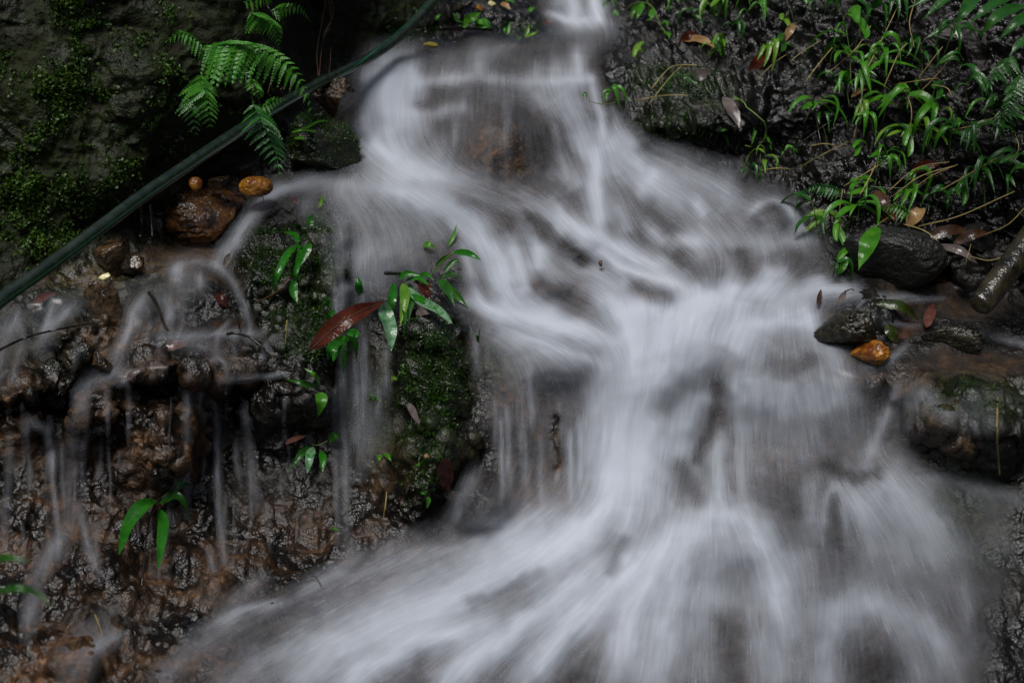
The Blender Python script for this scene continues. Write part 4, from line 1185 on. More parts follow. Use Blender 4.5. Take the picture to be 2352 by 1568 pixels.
plant("strap_fern", (684, 565), "strap-leaved plant drooping over the low rounded mossy rock", [
    (17, [(682, 562, .06), (660, 585, .09), (638, 630, .09), (626, 665, .07)]), (15, [(684, 560, .06), (690, 580, .10), (680, 620, .11), (676, 650, .10)]),
    (20, [(690, 570, .07), (706, 566, .10), (700, 585, .11), (688, 612, .10)]), (19, [(676, 640, .09), (674, 670, .10), (682, 695, .09)]), (13, [(684, 560, .06), (678, 540, .08), (650, 532, .08)])],
    M_STRAP, "fern", [(3, [(684, 566, .06), (686, 590, .07), (676, 640, .08)])])
r = plant("strap_fern", (930, 640), "large clump of glossy strap leaves on top of the tall mossy rock", [
    (34, [(880, 690, .13), (885, 720, .17), (897, 760, .19), (898, 806, .18)], M_WETLEAF, .2), (22, [(925, 650, .10), (930, 680, .14), (925, 720, .15), (918, 750, .14)], M_GRASS[2]),
    (22, [(935, 660, .10), (965, 690, .15), (1010, 715, .17), (1040, 745, .16)], M_WETLEAF), (16, [(930, 645, .10), (960, 640, .14), (985, 655, .15)]), (20, [(905, 650, .10), (900, 690, .13), (890, 740, .13)]),
    (18, [(940, 650, .09), (945, 690, .13), (938, 740, .13)], M_GRASS[1]), (16, [(935, 680, .11), (960, 685, .15), (985, 700, .16), (1010, 725, .15)]), (14, [(915, 640, .10), (935, 628, .13), (965, 632, .13)]),
    (12, [(950, 650, .10), (975, 630, .14), (995, 640, .15)]), (12, [(925, 670, .12), (930, 720, .15), (928, 770, .14)], M_GRASS[1])], M_STRAP, "fern")
plant("strap_fern", (1000, 620), "single arching leaf with a curled tip reaching over the white water", [
    (15, [(1040, 580, .15), (1065, 580, .17), (1085, 586, .18), (1104, 597, .17)]), (8, [(1000, 612, .08), (1020, 592, .12), (1045, 580, .15)], M_GRASS[1])], M_STRAP, "fern", [(3, [(985, 640, .04), (1005, 612, .09), (1042, 579, .15)])])
plant("water_plant", (1010, 660), "green plant washed over by the white water right of the strap leaves", [
    (24, [(1010, 640, .05), (1030, 670, .06), (1045, 705, .06)], M_GRASS[1]), (20, [(1015, 650, .05), (1050, 680, .06), (1075, 705, .05)], M_GRASS[1]), (14, [(1015, 635, .05), (1040, 630, .06), (1062, 640, .06)], M_GRASS[1]), (14, [(1020, 625, .05), (1045, 600, .06), (1060, 610, .06)], M_GRASS[1])], M_GRASS[1])
plant("strap_fern", (800, 770), "cluster of short rounded leaves under the red-brown leaf", [
    (24, [(800, 775, .08), (780, 782, .11), (760, 800, .12), (754, 826, .11)]), (22, [(790, 770, .08), (775, 800, .11), (765, 830, .11)]), (20, [(795, 785, .08), (792, 815, .10), (788, 858, .08)], M_GRASS[1]), (20, [(795, 765, .08), (815, 765, .11), (822, 775, .11)]), (18, [(800, 770, .07), (815, 790, .08), (820, 830, .06)], M_GRASS[1])], M_STRAP, "fern")
plant("seedling", (824, 685), "single upright green leaf standing in the thin veil", [(18, [(826, 678, .05), (824, 655, .08), (820, 636, .09)])], M_STRAP, "plant", [(3, [(824, 690, .02), (826, 675, .05)])])
plant("seedling", (755, 705), "small lone leaf left of the red-brown leaf's tip end", [(13, [(756, 705, .05), (750, 690, .07), (742, 683, .08)])], M_STRAP)
plant("seedling", (760, 735), "small dark leaf tucked against the upper edge of the red-brown leaf", [(16, [(752, 740, .07), (758, 725, .09), (768, 712, .09)])], M_STRAP)
plant("seedling", (733, 880), "pair of narrow leaves above the short spoon leaf", [
    (15, [(733, 885, .03), (722, 862, .06), (698, 845, .06)], M_GRASS[0]), (17, [(724, 888, .03), (695, 880, .06), (655, 870, .05)], M_GRASS[1])], M_GRASS[0])
plant("seedling", (735, 900), "short spoon-shaped bright leaf hanging on black rock", [(27, [(737, 900, .04), (738, 925, .06), (730, 958, .05)], M_GRASS[0], 0.05)], M_GRASS[0])
plant("strap_fern", (716, 1020), "four-leaved plant hanging on the black rock under the spoon-shaped leaf", [
    (19, [(712, 1024, .03), (690, 1045, .06), (662, 1084, .05)], M_GRASS[1]), (21, [(718, 1026, .03), (712, 1050, .06), (706, 1086, .05)], M_WETLEAF), (17, [(738, 1036, .03), (742, 1055, .05), (740, 1083, .05)]), (22, [(755, 1010, .03), (770, 1000, .05), (782, 996, .05)], M_GRASS[1])], M_STRAP, "fern", [(2.5, [(716, 1018, .02), (730, 1022, .03), (752, 1012, .03)])])
plant("seedling", (878, 1045), "pair of tiny oval leaves left of the sparse-moss rock", [(11, [(873, 1043, .03), (870, 1052, .05), (871, 1062, .05)], M_GRASS[0]), (11, [(884, 1040, .03), (893, 1048, .05), (899, 1060, .05)], M_GRASS[0])], M_GRASS[0])
plant("seedling", (855, 915), "three tiny round leaves in the thin veil left of the tall mossy rock", [(9, [(845, 909, .03), (850, 907, .04), (856, 910, .04)], M_GRASS[0]), (9, [(852, 920, .03), (855, 915, .04), (860, 913, .04)], M_GRASS[0]), (9, [(860, 920, .03), (864, 914, .04), (868, 913, .04)], M_GRASS[0])], M_GRASS[0])
plant("seedling", (915, 870), "small yellow-green sprig at the left edge of the tall mossy rock", [(9, [(912, 872, .05), (902, 868, .07), (899, 878, .07)], M_GRASS[2]), (9, [(912, 868, .05), (920, 856, .07), (934, 858, .07)], M_GRASS[2])], M_GRASS[2])
plant("seedling", (978, 1140), "tiny pair of leaves low on the wet rock near the lower cascade", [(11, [(982, 1140, .06), (984, 1152, .08), (980, 1168, .08)], M_GRASS[0]), (9, [(976, 1134, .06), (970, 1132, .08), (980, 1136, .08)], M_GRASS[0])], M_GRASS[0])
plant("seedling", (960, 1068), "single tiny green leaf on the sparse-moss rock", [(8, [(955, 1066, .07), (960, 1066, .09), (966, 1070, .09)], M_GRASS[0])], M_GRASS[0])
plant("seedling", (768, 1215), "tiny leaf at the bottom of the long thin thread of water", [(10, [(760, 1218, .03), (768, 1214, .05), (778, 1220, .05)], M_GRASS[0])], M_GRASS[0])
plant("seedling", (985, 570), "small leaf poking out of the veil above the strap leaves", [(17, [(972, 564, .04), (985, 562, .06), (1000, 570, .05)], M_GRASS[0])], M_GRASS[0])
plant("seedling", (1045, 540), "thin grass blade washed by the white water above the strap leaves", [(9, [(1030, 565, .04), (1042, 540, .06), (1050, 512, .06)], M_GRASS[0])], M_GRASS[0])
plant("seedling", (735, 470), "thin yellow-tipped sprout at the top of the small dark mossy rock", [(8, [(733, 478, .06), (738, 462, .09), (741, 447, .09)], M_GRASS[2])], M_GRASS[2])
plant("seedling", (712, 505), "small broad leaf on the small dark mossy rock", [(18, [(712, 520, .06), (713, 505, .09), (720, 490, .09)], M_GRASS[1])], M_GRASS[1])
plant("seedling", (1095, 775), "tiny dark sprout at the edge of the white water right of the tall mossy rock", [(8, [(1098, 785, .03), (1096, 772, .05), (1091, 760, .05)], M_GRASS[1])], M_GRASS[1], "plant", [(2, [(1099, 785, .03), (1102, 757, .05)])], stem_mat=M_TWIG)
plant("hanging_plant", (352, 1145), "two glossy leaves hanging from a black stem on the lower left rock", [
    (34, [(358, 1150, .05), (330, 1160, .09), (295, 1205, .11), (274, 1273, .10)], None, -.15), (24, [(366, 1168, .05), (375, 1200, .09), (370, 1250, .09), (364, 1305, .08)], None, .1), (24, [(366, 1155, .03), (410, 1140, .05), (435, 1190, .03)], M_GRASS[1]), (18, [(370, 1150, .03), (420, 1110, .04), (445, 1115, .03)], M_GRASS[1])],
    M_STRAP, "plant", [(4, [(358, 1150, .05), (340, 1210, .07), (325, 1350, .03)]), (3, [(360, 1148, .05), (390, 1130, .03), (420, 1100, .02)])], stem_mat=M_TWIG)
plant("reed_grass", (-30, 1285), "blurred green grass blade reaching in from the left edge, upper of two", [(13, [(-40, 1290, .95), (20, 1282, 1.0), (75, 1290, 1.0)], M_GRASS[1], .2)], M_GRASS[0], "grass")
plant("reed_grass", (-30, 1362), "blurred green grass blade reaching in from the left edge, lower of two", [(11, [(-40, 1364, .95), (40, 1352, 1.0), (90, 1365, 1.0), (122, 1396, 1.0)], M_GRASS[1], .2)], M_GRASS[0], "grass")
# around the mossy boulder under the hose
plant("seedling", (665, 300), "thin grass sprig arching over the mossy boulder", [(7, [(668, 305, .12), (700, 295, .15), (735, 278, .16), (768, 282, .15)]), (7, [(668, 305, .12), (695, 298, .15), (735, 305, .15), (745, 310, .15)]), (9, [(675, 318, .12), (695, 318, .14), (702, 326, .14)])], M_GRASS[0])
plant("seedling", (700, 255), "tiny bright sprout just under the hose on the mossy boulder", [(6, [(705, 262, .12), (712, 250, .14), (720, 246, .14)]), (6, [(700, 262, .12), (690, 258, .14)])], M_GRASS[0])
# far bank behind the upper pool
plant("seedling", (1075, 45), "broad-leaved green plant behind the plank near the hose top", [(22, [(1065, 50, .05), (1085, 40, .08), (1105, 28, .08)], M_GRASS[0]), (22, [(1060, 52, .05), (1050, 42, .08), (1040, 30, .08)], M_GRASS[0]), (18, [(1065, 52, .05), (1068, 60, .08), (1070, 66, .08)], M_GRASS[0]), (18, [(1065, 45, .05), (1090, 44, .08), (1096, 50, .08)], M_GRASS[0])], M_GRASS[0])
plant("seedling", (1110, 55), "small ferny plant lying on the plank behind the upper pool", [(14, [(1085, 48, .05), (1105, 52, .08), (1130, 62, .08)], M_FERN), (12, [(1090, 58, .05), (1110, 60, .08), (1125, 64, .08)], M_FERN), (12, [(1100, 46, .05), (1115, 48, .08), (1130, 55, .08)], M_FERN)], M_FERN)
plant("seedling", (1168, 70), "yellow-green tuft right of the plank behind the upper pool", [(8, [(1165, 80, .05), (1168, 64, .07), (1172, 50, .07)]), (8, [(1164, 80, .05), (1160, 70, .07), (1158, 62, .07)]), (8, [(1205, 84, .05), (1212, 70, .07), (1216, 52, .07)], M_GRASS[2]), (8, [(1205, 86, .05), (1225, 78, .07), (1238, 70, .07)], M_GRASS[2]), (7, [(1196, 85, .05), (1190, 92, .06)])], M_GRASS[0])
plant("seedling", (1170, 0), "green leaf pair at the top edge left of the top fall", [(12, [(1150, -6, .04), (1170, 0, .06), (1182, 8, .06)]), (10, [(1215, 28, .04), (1222, 20, .06), (1232, 18, .06)])], M_GRASS[0])
plant("seedling", (1005, 40), "tiny green leaves clinging to the rock right of the hose top", [(9, [(1000, 45, .05), (1006, 38, .06), (1013, 32, .06)]), (8, [(990, 8, .05), (996, 4, .06), (1000, 12, .06)])], M_GRASS[0])

# ------------------------------------------------------------------ grass-like plants of the right bank: a few kinds, then copies
TRG = np.random.default_rng(3)


def template(k):
    """stem leaning out, long pointed leaves drooping from its upper half; built at the origin, y toward the hill"""
    n = (4, 5, 6, 5, 3, 7, 4, 3, 5, 6)[k]
    h = (.05, .07, .055, .09, .06, .06, .08, .045, .10, .07)[k]
    stem = spline([(0, 0, -.01), (0, -.01, h * .6), (TRG.uniform(-.01, .01), -.03, h)], 9)
    v, f = tube(stem, .0010, 5)
    sm = (v, f)
    lv = []
    for i in range(n):
        a = (i / max(1, n - 1) - .5) * TRG.uniform(1.6, 3.4) + TRG.uniform(-.5, .5)
        L = TRG.uniform(.05, .082) * (1.2 if k in (3, 8) else 1) * TRG.choice([.6, .85, 1, 1.15])
        s = stem[8 - int(TRG.integers(0, 5))]
        dx, dy = math.sin(a), -math.cos(a) * .8
        rise = TRG.uniform(-.3, .6)
        cv = TRG.uniform(-.3, .3)
        ln = spline([s, s + np.array([dx * .4, dy * .4, rise * .45]) * L, s + np.array([dx * .75 + cv * .4, dy * .75, rise * .3 - .2]) * L, s + np.array([dx * .9 + cv, dy * .9, TRG.uniform(-.95, -.25)]) * L], 12)
        lv.append(blade_local(ln, L * TRG.uniform(.13, .24)))
    return sm, lv


def blade_local(ln, w):
    n = len(ln)
    t = np.gradient(ln, axis=0)
    t /= np.linalg.norm(t, axis=1, keepdims=True) + 1e-9
    b = np.cross(t, np.array([0, -.35, 1.0]))
    b /= np.linalg.norm(b, axis=1, keepdims=True) + 1e-9
    nn = np.cross(b, t)
    s = np.linspace(0, 1, n)
    hw = .5 * w * np.maximum(np.sin(np.pi * s ** .6) ** .75, .04)
    rows = [ln + b * (sd * hw)[:, None] + nn * (dp * .3 * hw)[:, None] for sd, dp in ((-1, 1), (-.5, .4), (0, 0), (.5, .4), (1, 1))]
    v = np.stack(rows, 1)
    v[:, 2] -= nn * .0006
    f = [(i * 5 + j, i * 5 + j + 1, (i + 1) * 5 + j + 1, (i + 1) * 5 + j) for i in range(n - 1) for j in range(4)]
    return v.reshape(-1, 3), f


def mesh_only(name, v, f, mat):
    me = bpy.data.meshes.new(name)
    me.from_pydata([tuple(map(float, q)) for q in v], [], [tuple(map(int, q)) for q in f])
    me.polygons.foreach_set("use_smooth", np.ones(len(me.polygons), bool))
    me.materials.append(mat)
    return me


TPL = []
for k in range(10):
    (sv, sf), lv = template(k)
    for mi in range(3):
        TPL.append((mesh_only("stem", sv, sf, M_STEM), [mesh_only("leaf", v, f, M_GRASS[mi]) for v, f in lv], len(lv)))
# x, y of the base, size, kind, hue (dark also paints shade at right), turn, what singles it out
BANKP = [
    (1610, 20, 1.0, 0, 0, -.3, "hanging over the bank's top edge, first right of the arching runner"), (1668, 40, 1.2, 5, 2, .2, "yellow-green, thick, at the bank's top edge above the folded tan leaf"), (1640, 30, .9, 1, 0, .5, "half hidden behind the thick yellow-green tuft"),
    (1706, 75, .9, 4, 0, .1, "with one long hanging leaf, right of the folded tan leaf"), (1735, 30, .8, 0, 0, -.4, "small, at the top edge between two bigger tufts"), (1670, 92, .9, 4, 1, -.2, "with two spread glossy leaves above the grey wide leaf"),
    (1672, 150, 1.0, 5, 2, -.5, "palm-like, bright, just right of the grey wide leaf"), (1745, 152, 1.05, 5, 2, .3, "palm-like, bright, with its leaves fanned over a red dead leaf"), (1822, 45, 1.1, 3, 0, -.1, "tall and drooping at the top, above the tan rolled leaf"),
    (1862, 58, 1.0, 4, 1, .3, "broad dark leaf hanging beside the tan rolled leaf"), (1930, 80, 1.5, 5, 0, .2, "largest drooping clump in the middle of the bank's top"), (1965, 100, 1.2, 3, 1, .6, "dark, behind the largest drooping clump"),
    (1995, 20, 1.1, 3, 1, -.3, "dim, at the top edge left of the broad hanging blades"), (2040, 45, .9, 1, 1, .2, "dim, under the broad hanging blades"), (2016, 122, .8, 0, 0, .4, "small with red-tinged tips on the crossing straw stems"),
    (1955, 185, 1.1, 3, 0, -.6, "with one very long leaf pointing down left"), (1950, 240, .9, 1, 0, -.2, "bright, below the long-leaved one"), (2000, 228, .95, 5, 0, .3, "bright, with a white-glinting leaf, in the bank's middle"),
    (1850, 275, 1.05, 5, 0, 0, "umbrella-like on a long bare stem over black rock"), (1975, 280, .9, 1, 2, .2, "yellowish, right of the umbrella-like one"), (2070, 262, 1.0, 5, 0, -.2, "bushy, above the biggest shiny leaf"),
    (2062, 318, 1.2, 1, 0, .1, "with the biggest shiny leaf of the bank"), (2108, 298, 1.1, 3, 0, .5, "stretching a long leaf to the right of the shiny one"), (2040, 330, .9, 0, 1, -.3, "dark, left of the biggest shiny leaf"),
    (2150, 280, .6, 4, 2, 0, "tiny, with a heart-shaped yellow-green leaf"), (2225, 245, .9, 4, 1, .2, "dark single hanging leaf left of the bushy fern"), (2175, 330, .8, 0, 0, .3, "small, right of the heart-shaped leaf's plant"),
    (2180, 358, 1.0, 4, 1, -.1, "with one wide dark leaf over the red-rust litter"), (2228, 345, .9, 1, 1, .3, "dim, at the right above the fan of straw stems"), (1695, 335, 1.1, 5, 0, -.1, "growing low on the black rock at the end of the zigzag runner"),
    (1798, 372, .6, 4, 0, .3, "small, at the tip of the thin green runner"), (1755, 405, .7, 0, 2, -.2, "yellowing, hanging at the water's edge"), (2008, 425, .9, 3, 0, .2, "over the dead leaves above the dark boulder"),
    (2082, 418, .8, 0, 0, .4, "pale, arching right above the tan leaf"), (1985, 470, 1.1, 5, 0, -.3, "bushy, left of the dark boulder's top"), (2046, 490, .8, 1, 0, .2, "just above the dark boulder"),
    (1888, 505, 1.0, 5, 2, -.4, "yellow-green, standing where the white water ends"), (1948, 520, 1.1, 5, 0, .2, "dense, hanging over the boulder's left end"), (1880, 560, 1.0, 3, 1, -.5, "dark, trailing into the water left of the dark boulder"),
    (1920, 590, 1.0, 1, 0, -.1, "low, trailing into the water below the dense one"), (1900, 625, .9, 0, 1, .2, "lowest, half under water left of the dark boulder"), (2112, 480, .8, 4, 1, .2, "with paired dark leaves beside the tan dead leaf"),
    (2270, 422, 1.1, 5, 1, -.2, "broad-leaved and dark at the right above the log"), (2312, 450, 1.0, 4, 1, .4, "dark, at the right edge above the log"), (2262, 472, 1.0, 3, 1, -.4, "dim and bluish, left of the log's upper part"),
    (1402, 25, .6, 0, 0, .2, "tiny, on the rock's corner beside the top fall"), (1455, 130, 1.0, 5, 2, -.1, "bright, on the rock right of the upper pool"), (1420, 232, .95, 4, 0, -.2, "drooping at the water's edge beside the upper fall"),
    (1490, 30, .9, 0, 0, .5, "at the top, under the arching runner"), (2330, 330, 1.0, 3, 1, .2, "dark, near the right edge below the bushy fern"), (2290, 290, .9, 1, 1, -.2, "dim, under the bushy fern"),
    (1780, 120, .9, 1, 1, .2, "dark, on the red-brown fallen leaf"), (2120, 170, .9, 0, 1, -.3, "dim, among crossing straw stems in the upper right"), (2090, 210, .8, 1, 1, .4, "dim, between the grey leaf and the bushy one"),
    (2170, 120, .9, 3, 1, .1, "dark, under the tips of the broad hanging blades"), (1900, 320, .8, 4, 1, -.3, "dark, on black rock right of the umbrella-like one"), (1560, 30, .8, 1, 0, -.2, "at the top edge, right of the runner's arch"),
    (1590, 60, .8, 0, 1, .3, "dim, between the top-edge tuft and the folded tan leaf"), (1625, 130, .7, 4, 0, -.2, "small, just under the folded tan leaf"), (1580, 215, .7, 0, 1, .2, "low and dark on the mossy patch beside the upper fall"),
    (1700, 12, .9, 5, 2, .1, "bright, cut by the top edge right of the thick yellow-green tuft"), (1765, 10, .9, 3, 0, -.3, "cut by the top edge above the dark red-brown leaf"), (1790, 70, .8, 1, 2, .2, "yellowish, left of the tan rolled leaf"),
    (1895, 15, 1.0, 5, 0, .3, "cut by the top edge above the largest drooping clump"), (1945, 35, .9, 0, 1, -.2, "dim, at the top left of the dim one at the top edge"), (1905, 150, .9, 1, 0, .4, "leaning over the brown straw stem left of the long-leaved one"),
    (1920, 205, .8, 4, 1, -.3, "dim, left of the bright one below the long-leaved one"), (1985, 160, .8, 0, 2, .2, "yellow-green, right above the small yellow-tan leaf"), (2030, 180, .9, 3, 0, -.2, "drooping between two upright brown stems"),
    (2060, 140, .8, 1, 1, .3, "dim, under the crossing straw stems beside the small red-tinged one"), (2030, 270, 1.0, 5, 0, .1, "bright, between the yellowish one and the bushy one"), (2005, 300, .9, 0, 0, -.4, "hanging left above the dark one by the shiny leaf"),
    (1960, 345, .8, 1, 0, .2, "alone on the lower black rock above the yellow straw stem"), (2085, 350, .9, 5, 2, -.1, "yellow-green, straight under the biggest shiny leaf"), (2135, 335, .8, 3, 1, .3, "dim, between the shiny leaf and the wide dark leaf"),
    (2060, 385, .8, 0, 0, -.2, "small, above the fan of straw stems' left end"), (2140, 230, .9, 1, 1, .2, "dim, over the long thin straw stem in the upper right"), (2195, 190, .9, 5, 1, -.3, "dim, left of the bushy fern's top"),
    (2260, 230, .9, 0, 1, .3, "dim, just left of the bushy fern's middle"), (2250, 300, .9, 4, 0, -.1, "clearer, over the straw stem below the bushy fern"), (2320, 385, 1.0, 5, 1, .2, "dark, near the right edge under the bent straw stem"),
    (2200, 430, .9, 1, 0, -.2, "over the long straw stem above the log"), (1970, 500, 1.0, 3, 0, .3, "leaning from the bank onto the dark boulder's left shoulder"), (1912, 540, 1.0, 5, 0, -.1, "bright, in the middle of the tangle left of the dark boulder"),
    (2150, 470, .9, 0, 1, .2, "dim, right of the tan-brown leaf"), (1720, 420, .6, 4, 1, .1, "tiny and dark at the water's edge below the zigzag runner"), (1640, 330, .7, 0, 0, -.2, "small, on black rock left of the zigzag runner's end"),
]


def place(root, me_stem, me_leaves, spin):
    o = bpy.data.objects.new("stem", me_stem)
    COL.objects.link(o)
    o.parent = root
    for me in me_leaves:
        o = bpy.data.objects.new("leaf", me)
        COL.objects.link(o)
        o.parent = root


for x, y, sz, kd, hue, rz, lb in BANKP:
    kd = int(TRG.choice([kd, kd, (kd + 6) % 10, 6 + kd % 4]))
    ms, ml, nl = TPL[kd * 3 + hue]
    b = spot(x, y, .012)
    r = tag(empty("grass_plant", b), "leafy bank plant, " + lb, "plant", "leafy grass plants on the right bank")
    r.rotation_euler = (TRG.uniform(-.35, .4), TRG.uniform(-.4, .4), rz * 1.6 + TRG.uniform(-.5, .5))
    sc = sz * TRG.uniform(.9, 1.35)
    r.scale = (sc, sc, sc)
    place(r, ms, ml, rz)

# arching runner and other traced plants of the bank
plant("runner_plant", (1420, 40), "long runner arching right over the rock corner with hanging leaves", [
    (12, [(1470, 8, .10), (1455, 25, .12), (1450, 45, .12)]), (14, [(1478, 6, .10), (1468, 30, .13), (1462, 45, .13)]), (10, [(1420, 38, .05), (1412, 28, .07), (1408, 40, .07)]), (14, [(1500, 20, .10), (1495, 40, .12), (1482, 50, .12)]), (12, [(1518, 55, .09), (1530, 52, .11), (1534, 62, .11)]), (10, [(1525, 75, .08), (1536, 80, .10), (1537, 92, .10)])],
    M_GRASS[0], "plant", [(3, [(1432, 40, .02), (1445, 15, .08), (1475, 5, .10), (1500, 18, .10), (1515, 55, .09), (1536, 85, .08)])])
plant("runner_plant", (1430, 225), "thin tendril with a curled end reaching over the upper fall", [(10, [(1346, 225, .12), (1342, 215, .13), (1340, 212, .13)], M_GRASS[1])], M_GRASS[0], "plant", [(2.2, [(1418, 232, .05), (1395, 240, .10), (1362, 235, .12), (1345, 222, .12)])])
plant("runner_plant", (1690, 335), "zigzag pale green runner crossing the black rock below the long shiny leaf", [(6, [(1686, 222, .03), (1690, 226, .04), (1696, 230, .03)], M_GRASS[2])], M_GRASS[2], "plant", [(3.4, [(1685, 222, .02), (1708, 234, .03), (1716, 248, .03), (1752, 276, .035), (1760, 300, .035), (1753, 325, .035), (1732, 337, .04), (1712, 335, .04)])])
plant("broad_leaf", (1975, 540), "single big bright leaf hanging down in front of the dark boulder", [(40, [(2012, 520, .16), (1998, 555, .20), (1984, 590, .21), (1972, 620, .20)], M_GRASS[0], -.25)], M_GRASS[0], "leaf", [(3, [(2040, 500, .06), (2022, 512, .12), (2012, 520, .16)])])
plant("palm_blades", (2300, -80), "broad dark blades hanging from the top right corner, nearest to the camera", [
    (26, [(2230, -40, .45), (2170, 0, .50), (2120, 45, .50)]), (28, [(2250, -30, .45), (2220, 20, .52), (2190, 58, .52)]), (26, [(2330, -10, .45), (2270, 20, .52), (2225, 58, .52)]), (28, [(2352, 10, .45), (2290, 40, .52), (2250, 85, .50)]), (24, [(2200, -40, .45), (2140, -10, .5), (2085, 20, .5)]), (26, [(2380, 30, .45), (2340, 50, .5), (2290, 95, .5)]), (22, [(2390, 80, .45), (2345, 100, .5), (2318, 130, .5)]), (22, [(2170, -50, .45), (2095, -25, .5), (2030, 0, .5)])], M_GRASS[1], "plant", [(5, [(2420, -60, .45), (2300, -30, .45), (2180, -45, .45)])])

# ------------------------------------------------------------------ dead leaves
DEAD = [  # name, x0, y0, x1, y1, width, material, height, bow, label
    ("dead_leaf", 712, 803, 882, 692, 42, M_RED, .17, .02, "long red-brown leaf lying across the strap leaves in the middle"),
    ("dead_leaf", 1662, 222, 1700, 294, 28, M_GREY, .02, .006, "long shiny grey leaf upright on the black rock of the bank"),
    ("dead_leaf", 1570, 92, 1642, 108, 22, M_TAN, .04, .012, "folded tan leaf near the top of the bank"),
    ("dead_leaf", 1562, 96, 1600, 84, 20, M_RED, .04, .012, "dark red leaf tip behind the folded tan leaf"),
    ("dead_leaf", 1560, 190, 1640, 168, 30, M_GREY, .02, .006, "wide grey ribbed leaf flat on the bank beside the upper fall"),
    ("dead_leaf", 1720, 165, 1790, 110, 30, M_RED, .03, .01, "dark red-brown leaf slanting across the upper bank"),
    ("dead_leaf", 1800, 95, 1830, 55, 18, M_TAN, .05, .012, "tan rolled leaf hanging at the top of the bank"),
    ("dead_leaf", 1955, 222, 1990, 206, 12, M_TAN, .05, .008, "small yellow-tan leaf under the long-leaved plant"),
    ("dead_leaf", 2095, 392, 2160, 378, 26, M_RED, .02, .008, "rust-red litter leaf on the dark right of the bank"),
    ("dead_leaf", 2010, 440, 2042, 505, 26, M_BROWN, .05, .012, "brown folded leaf standing above the dark boulder"),
    ("dead_leaf", 2085, 520, 2120, 478, 34, M_TAN, .05, .012, "tan-brown leaf above the right end of the dark boulder"),
    ("dead_leaf", 2020, 508, 2075, 498, 20, M_RED, .05, .01, "dark red leaf lying on top of the dark boulder"),
    ("dead_leaf", 2120, 548, 2230, 530, 26, M_BROWN, .05, .014, "brown curled leaf right of the dark boulder"),
    ("dead_leaf", 2150, 565, 2245, 605, 20, M_GREY, .05, .014, "glossy folded brown-grey leaf pointing at the log"),
    ("dead_leaf", 2190, 560, 2270, 535, 24, M_BROWN, .06, .014, "orange-brown leaf on top of the litter beside the log"),
    ("dead_leaf", 2150, 70, 2215, 90, 30, M_GREY, .02, .008, "pale grey leaf under the broad hanging blades"),
    ("dead_leaf", 2012, 698, 2110, 735, 24, M_OLIVE, .05, .02, "olive-green leaf turning brown, afloat in the right pool"),
    ("dead_leaf", 2128, 752, 2142, 697, 24, M_PINK, .05, .004, "pinkish brown leaf tip standing up from the right pool"),
    ("dead_leaf", 2050, 770, 2120, 745, 40, M_BROWN, .012, .004, "brown leaf under the water beside the olive leaf"),
    ("dead_leaf", 2035, 745, 2060, 790, 26, M_OLIVE, .014, .004, "yellowish leaf under the water behind the orange stone"),
    ("dead_leaf", 1878, 700, 1886, 664, 11, M_BROWN, .05, .0, "thin brown leaf tip poking from the white water, left of its hooked neighbour"),
    ("dead_leaf", 1928, 695, 1942, 668, 14, M_GREY, .05, .0, "grey hooked leaf tip poking from the white water"),
    ("dead_leaf", 380, 800, 430, 790, 26, M_PINK, .02, .004, "pink-red leaf under the trickle on the left"),
    ("dead_leaf", 75, 700, 130, 672, 20, M_PINK, .02, .006, "pinkish leaf in the trickle at the left under the hose"),
    ("dead_leaf", 500, 672, 520, 705, 26, M_RED, .015, .004, "dark red leaf beneath the trickle of the small dome"),
    ("dead_leaf", 290, 872, 335, 842, 16, M_GREY, .03, .004, "narrow grey leaf bridging the trickle on the left ledge"),
    ("dead_leaf", 655, 1018, 705, 1000, 12, M_PINK, .05, .004, "thin pinkish leaf above the four-leaved plant"),
    ("dead_leaf", 1020, 1050, 1028, 1130, 36, M_RED, .05, .004, "dark maroon leaf hanging wet beside the sparse-moss rock"),
    ("dead_leaf", 938, 925, 962, 975, 16, M_GREY, .10, .004, "small grey leaf stuck on the tall mossy rock"),
    ("dead_leaf", 965, 640, 985, 690, 30, M_RED, .10, .01, "crumpled red-brown leaf behind the clump of strap leaves"),
    ("dead_leaf", 955, 720, 1000, 712, 26, M_GREY, .13, .004, "grey wet leaf on top of the tall mossy rock"),
    ("dead_leaf", 668, 452, 685, 470, 16, M_RED, .03, .004, "small dark red leaf at the top edge of the thin veil"),
    ("dead_leaf", 1150, 8, 1172, 22, 14, M_TAN, .05, .004, "orange-tan leaf among litter behind the upper pool"),
    ("dead_leaf", 1252, 58, 1268, 46, 14, M_RED, .06, .004, "tiny dark red leaf left of the top fall"),
    ("dead_leaf", 515, 612, 534, 580, 15, M_GREY, .06, .004, "pale grey leaf end beside the foot of the narrow side chute"),
]
for nm, x0, y0, x1, y1, w, m, h, bow, lb in DEAD:
    xm, ym = (x0 + x1) / 2, (y0 + y1) / 2
    p = spline([spot(x0, y0, h), spot(xm, ym, 0) * 0 + 0.5 * (spot(x0, y0, h) + spot(x1, y1, h)) + np.array([0, -bow, bow]), spot(x1, y1, h)], 17)
    v, f = blade(p, px(xm, ym, w), .22, RG.uniform(-.3, .3), .5, .35, .05)
    o = link_mesh(nm, v, f, m, base=p[8])
    tag(o, lb, "leaf")
    if nm == "dead_leaf" and w > 35 and m is M_RED and h > .1:
        v, f = tube(p + (CAMP - p) * .0006, .0007, 5)
        link_mesh("midrib", v, f, M_ROOT, o, base=p[8])

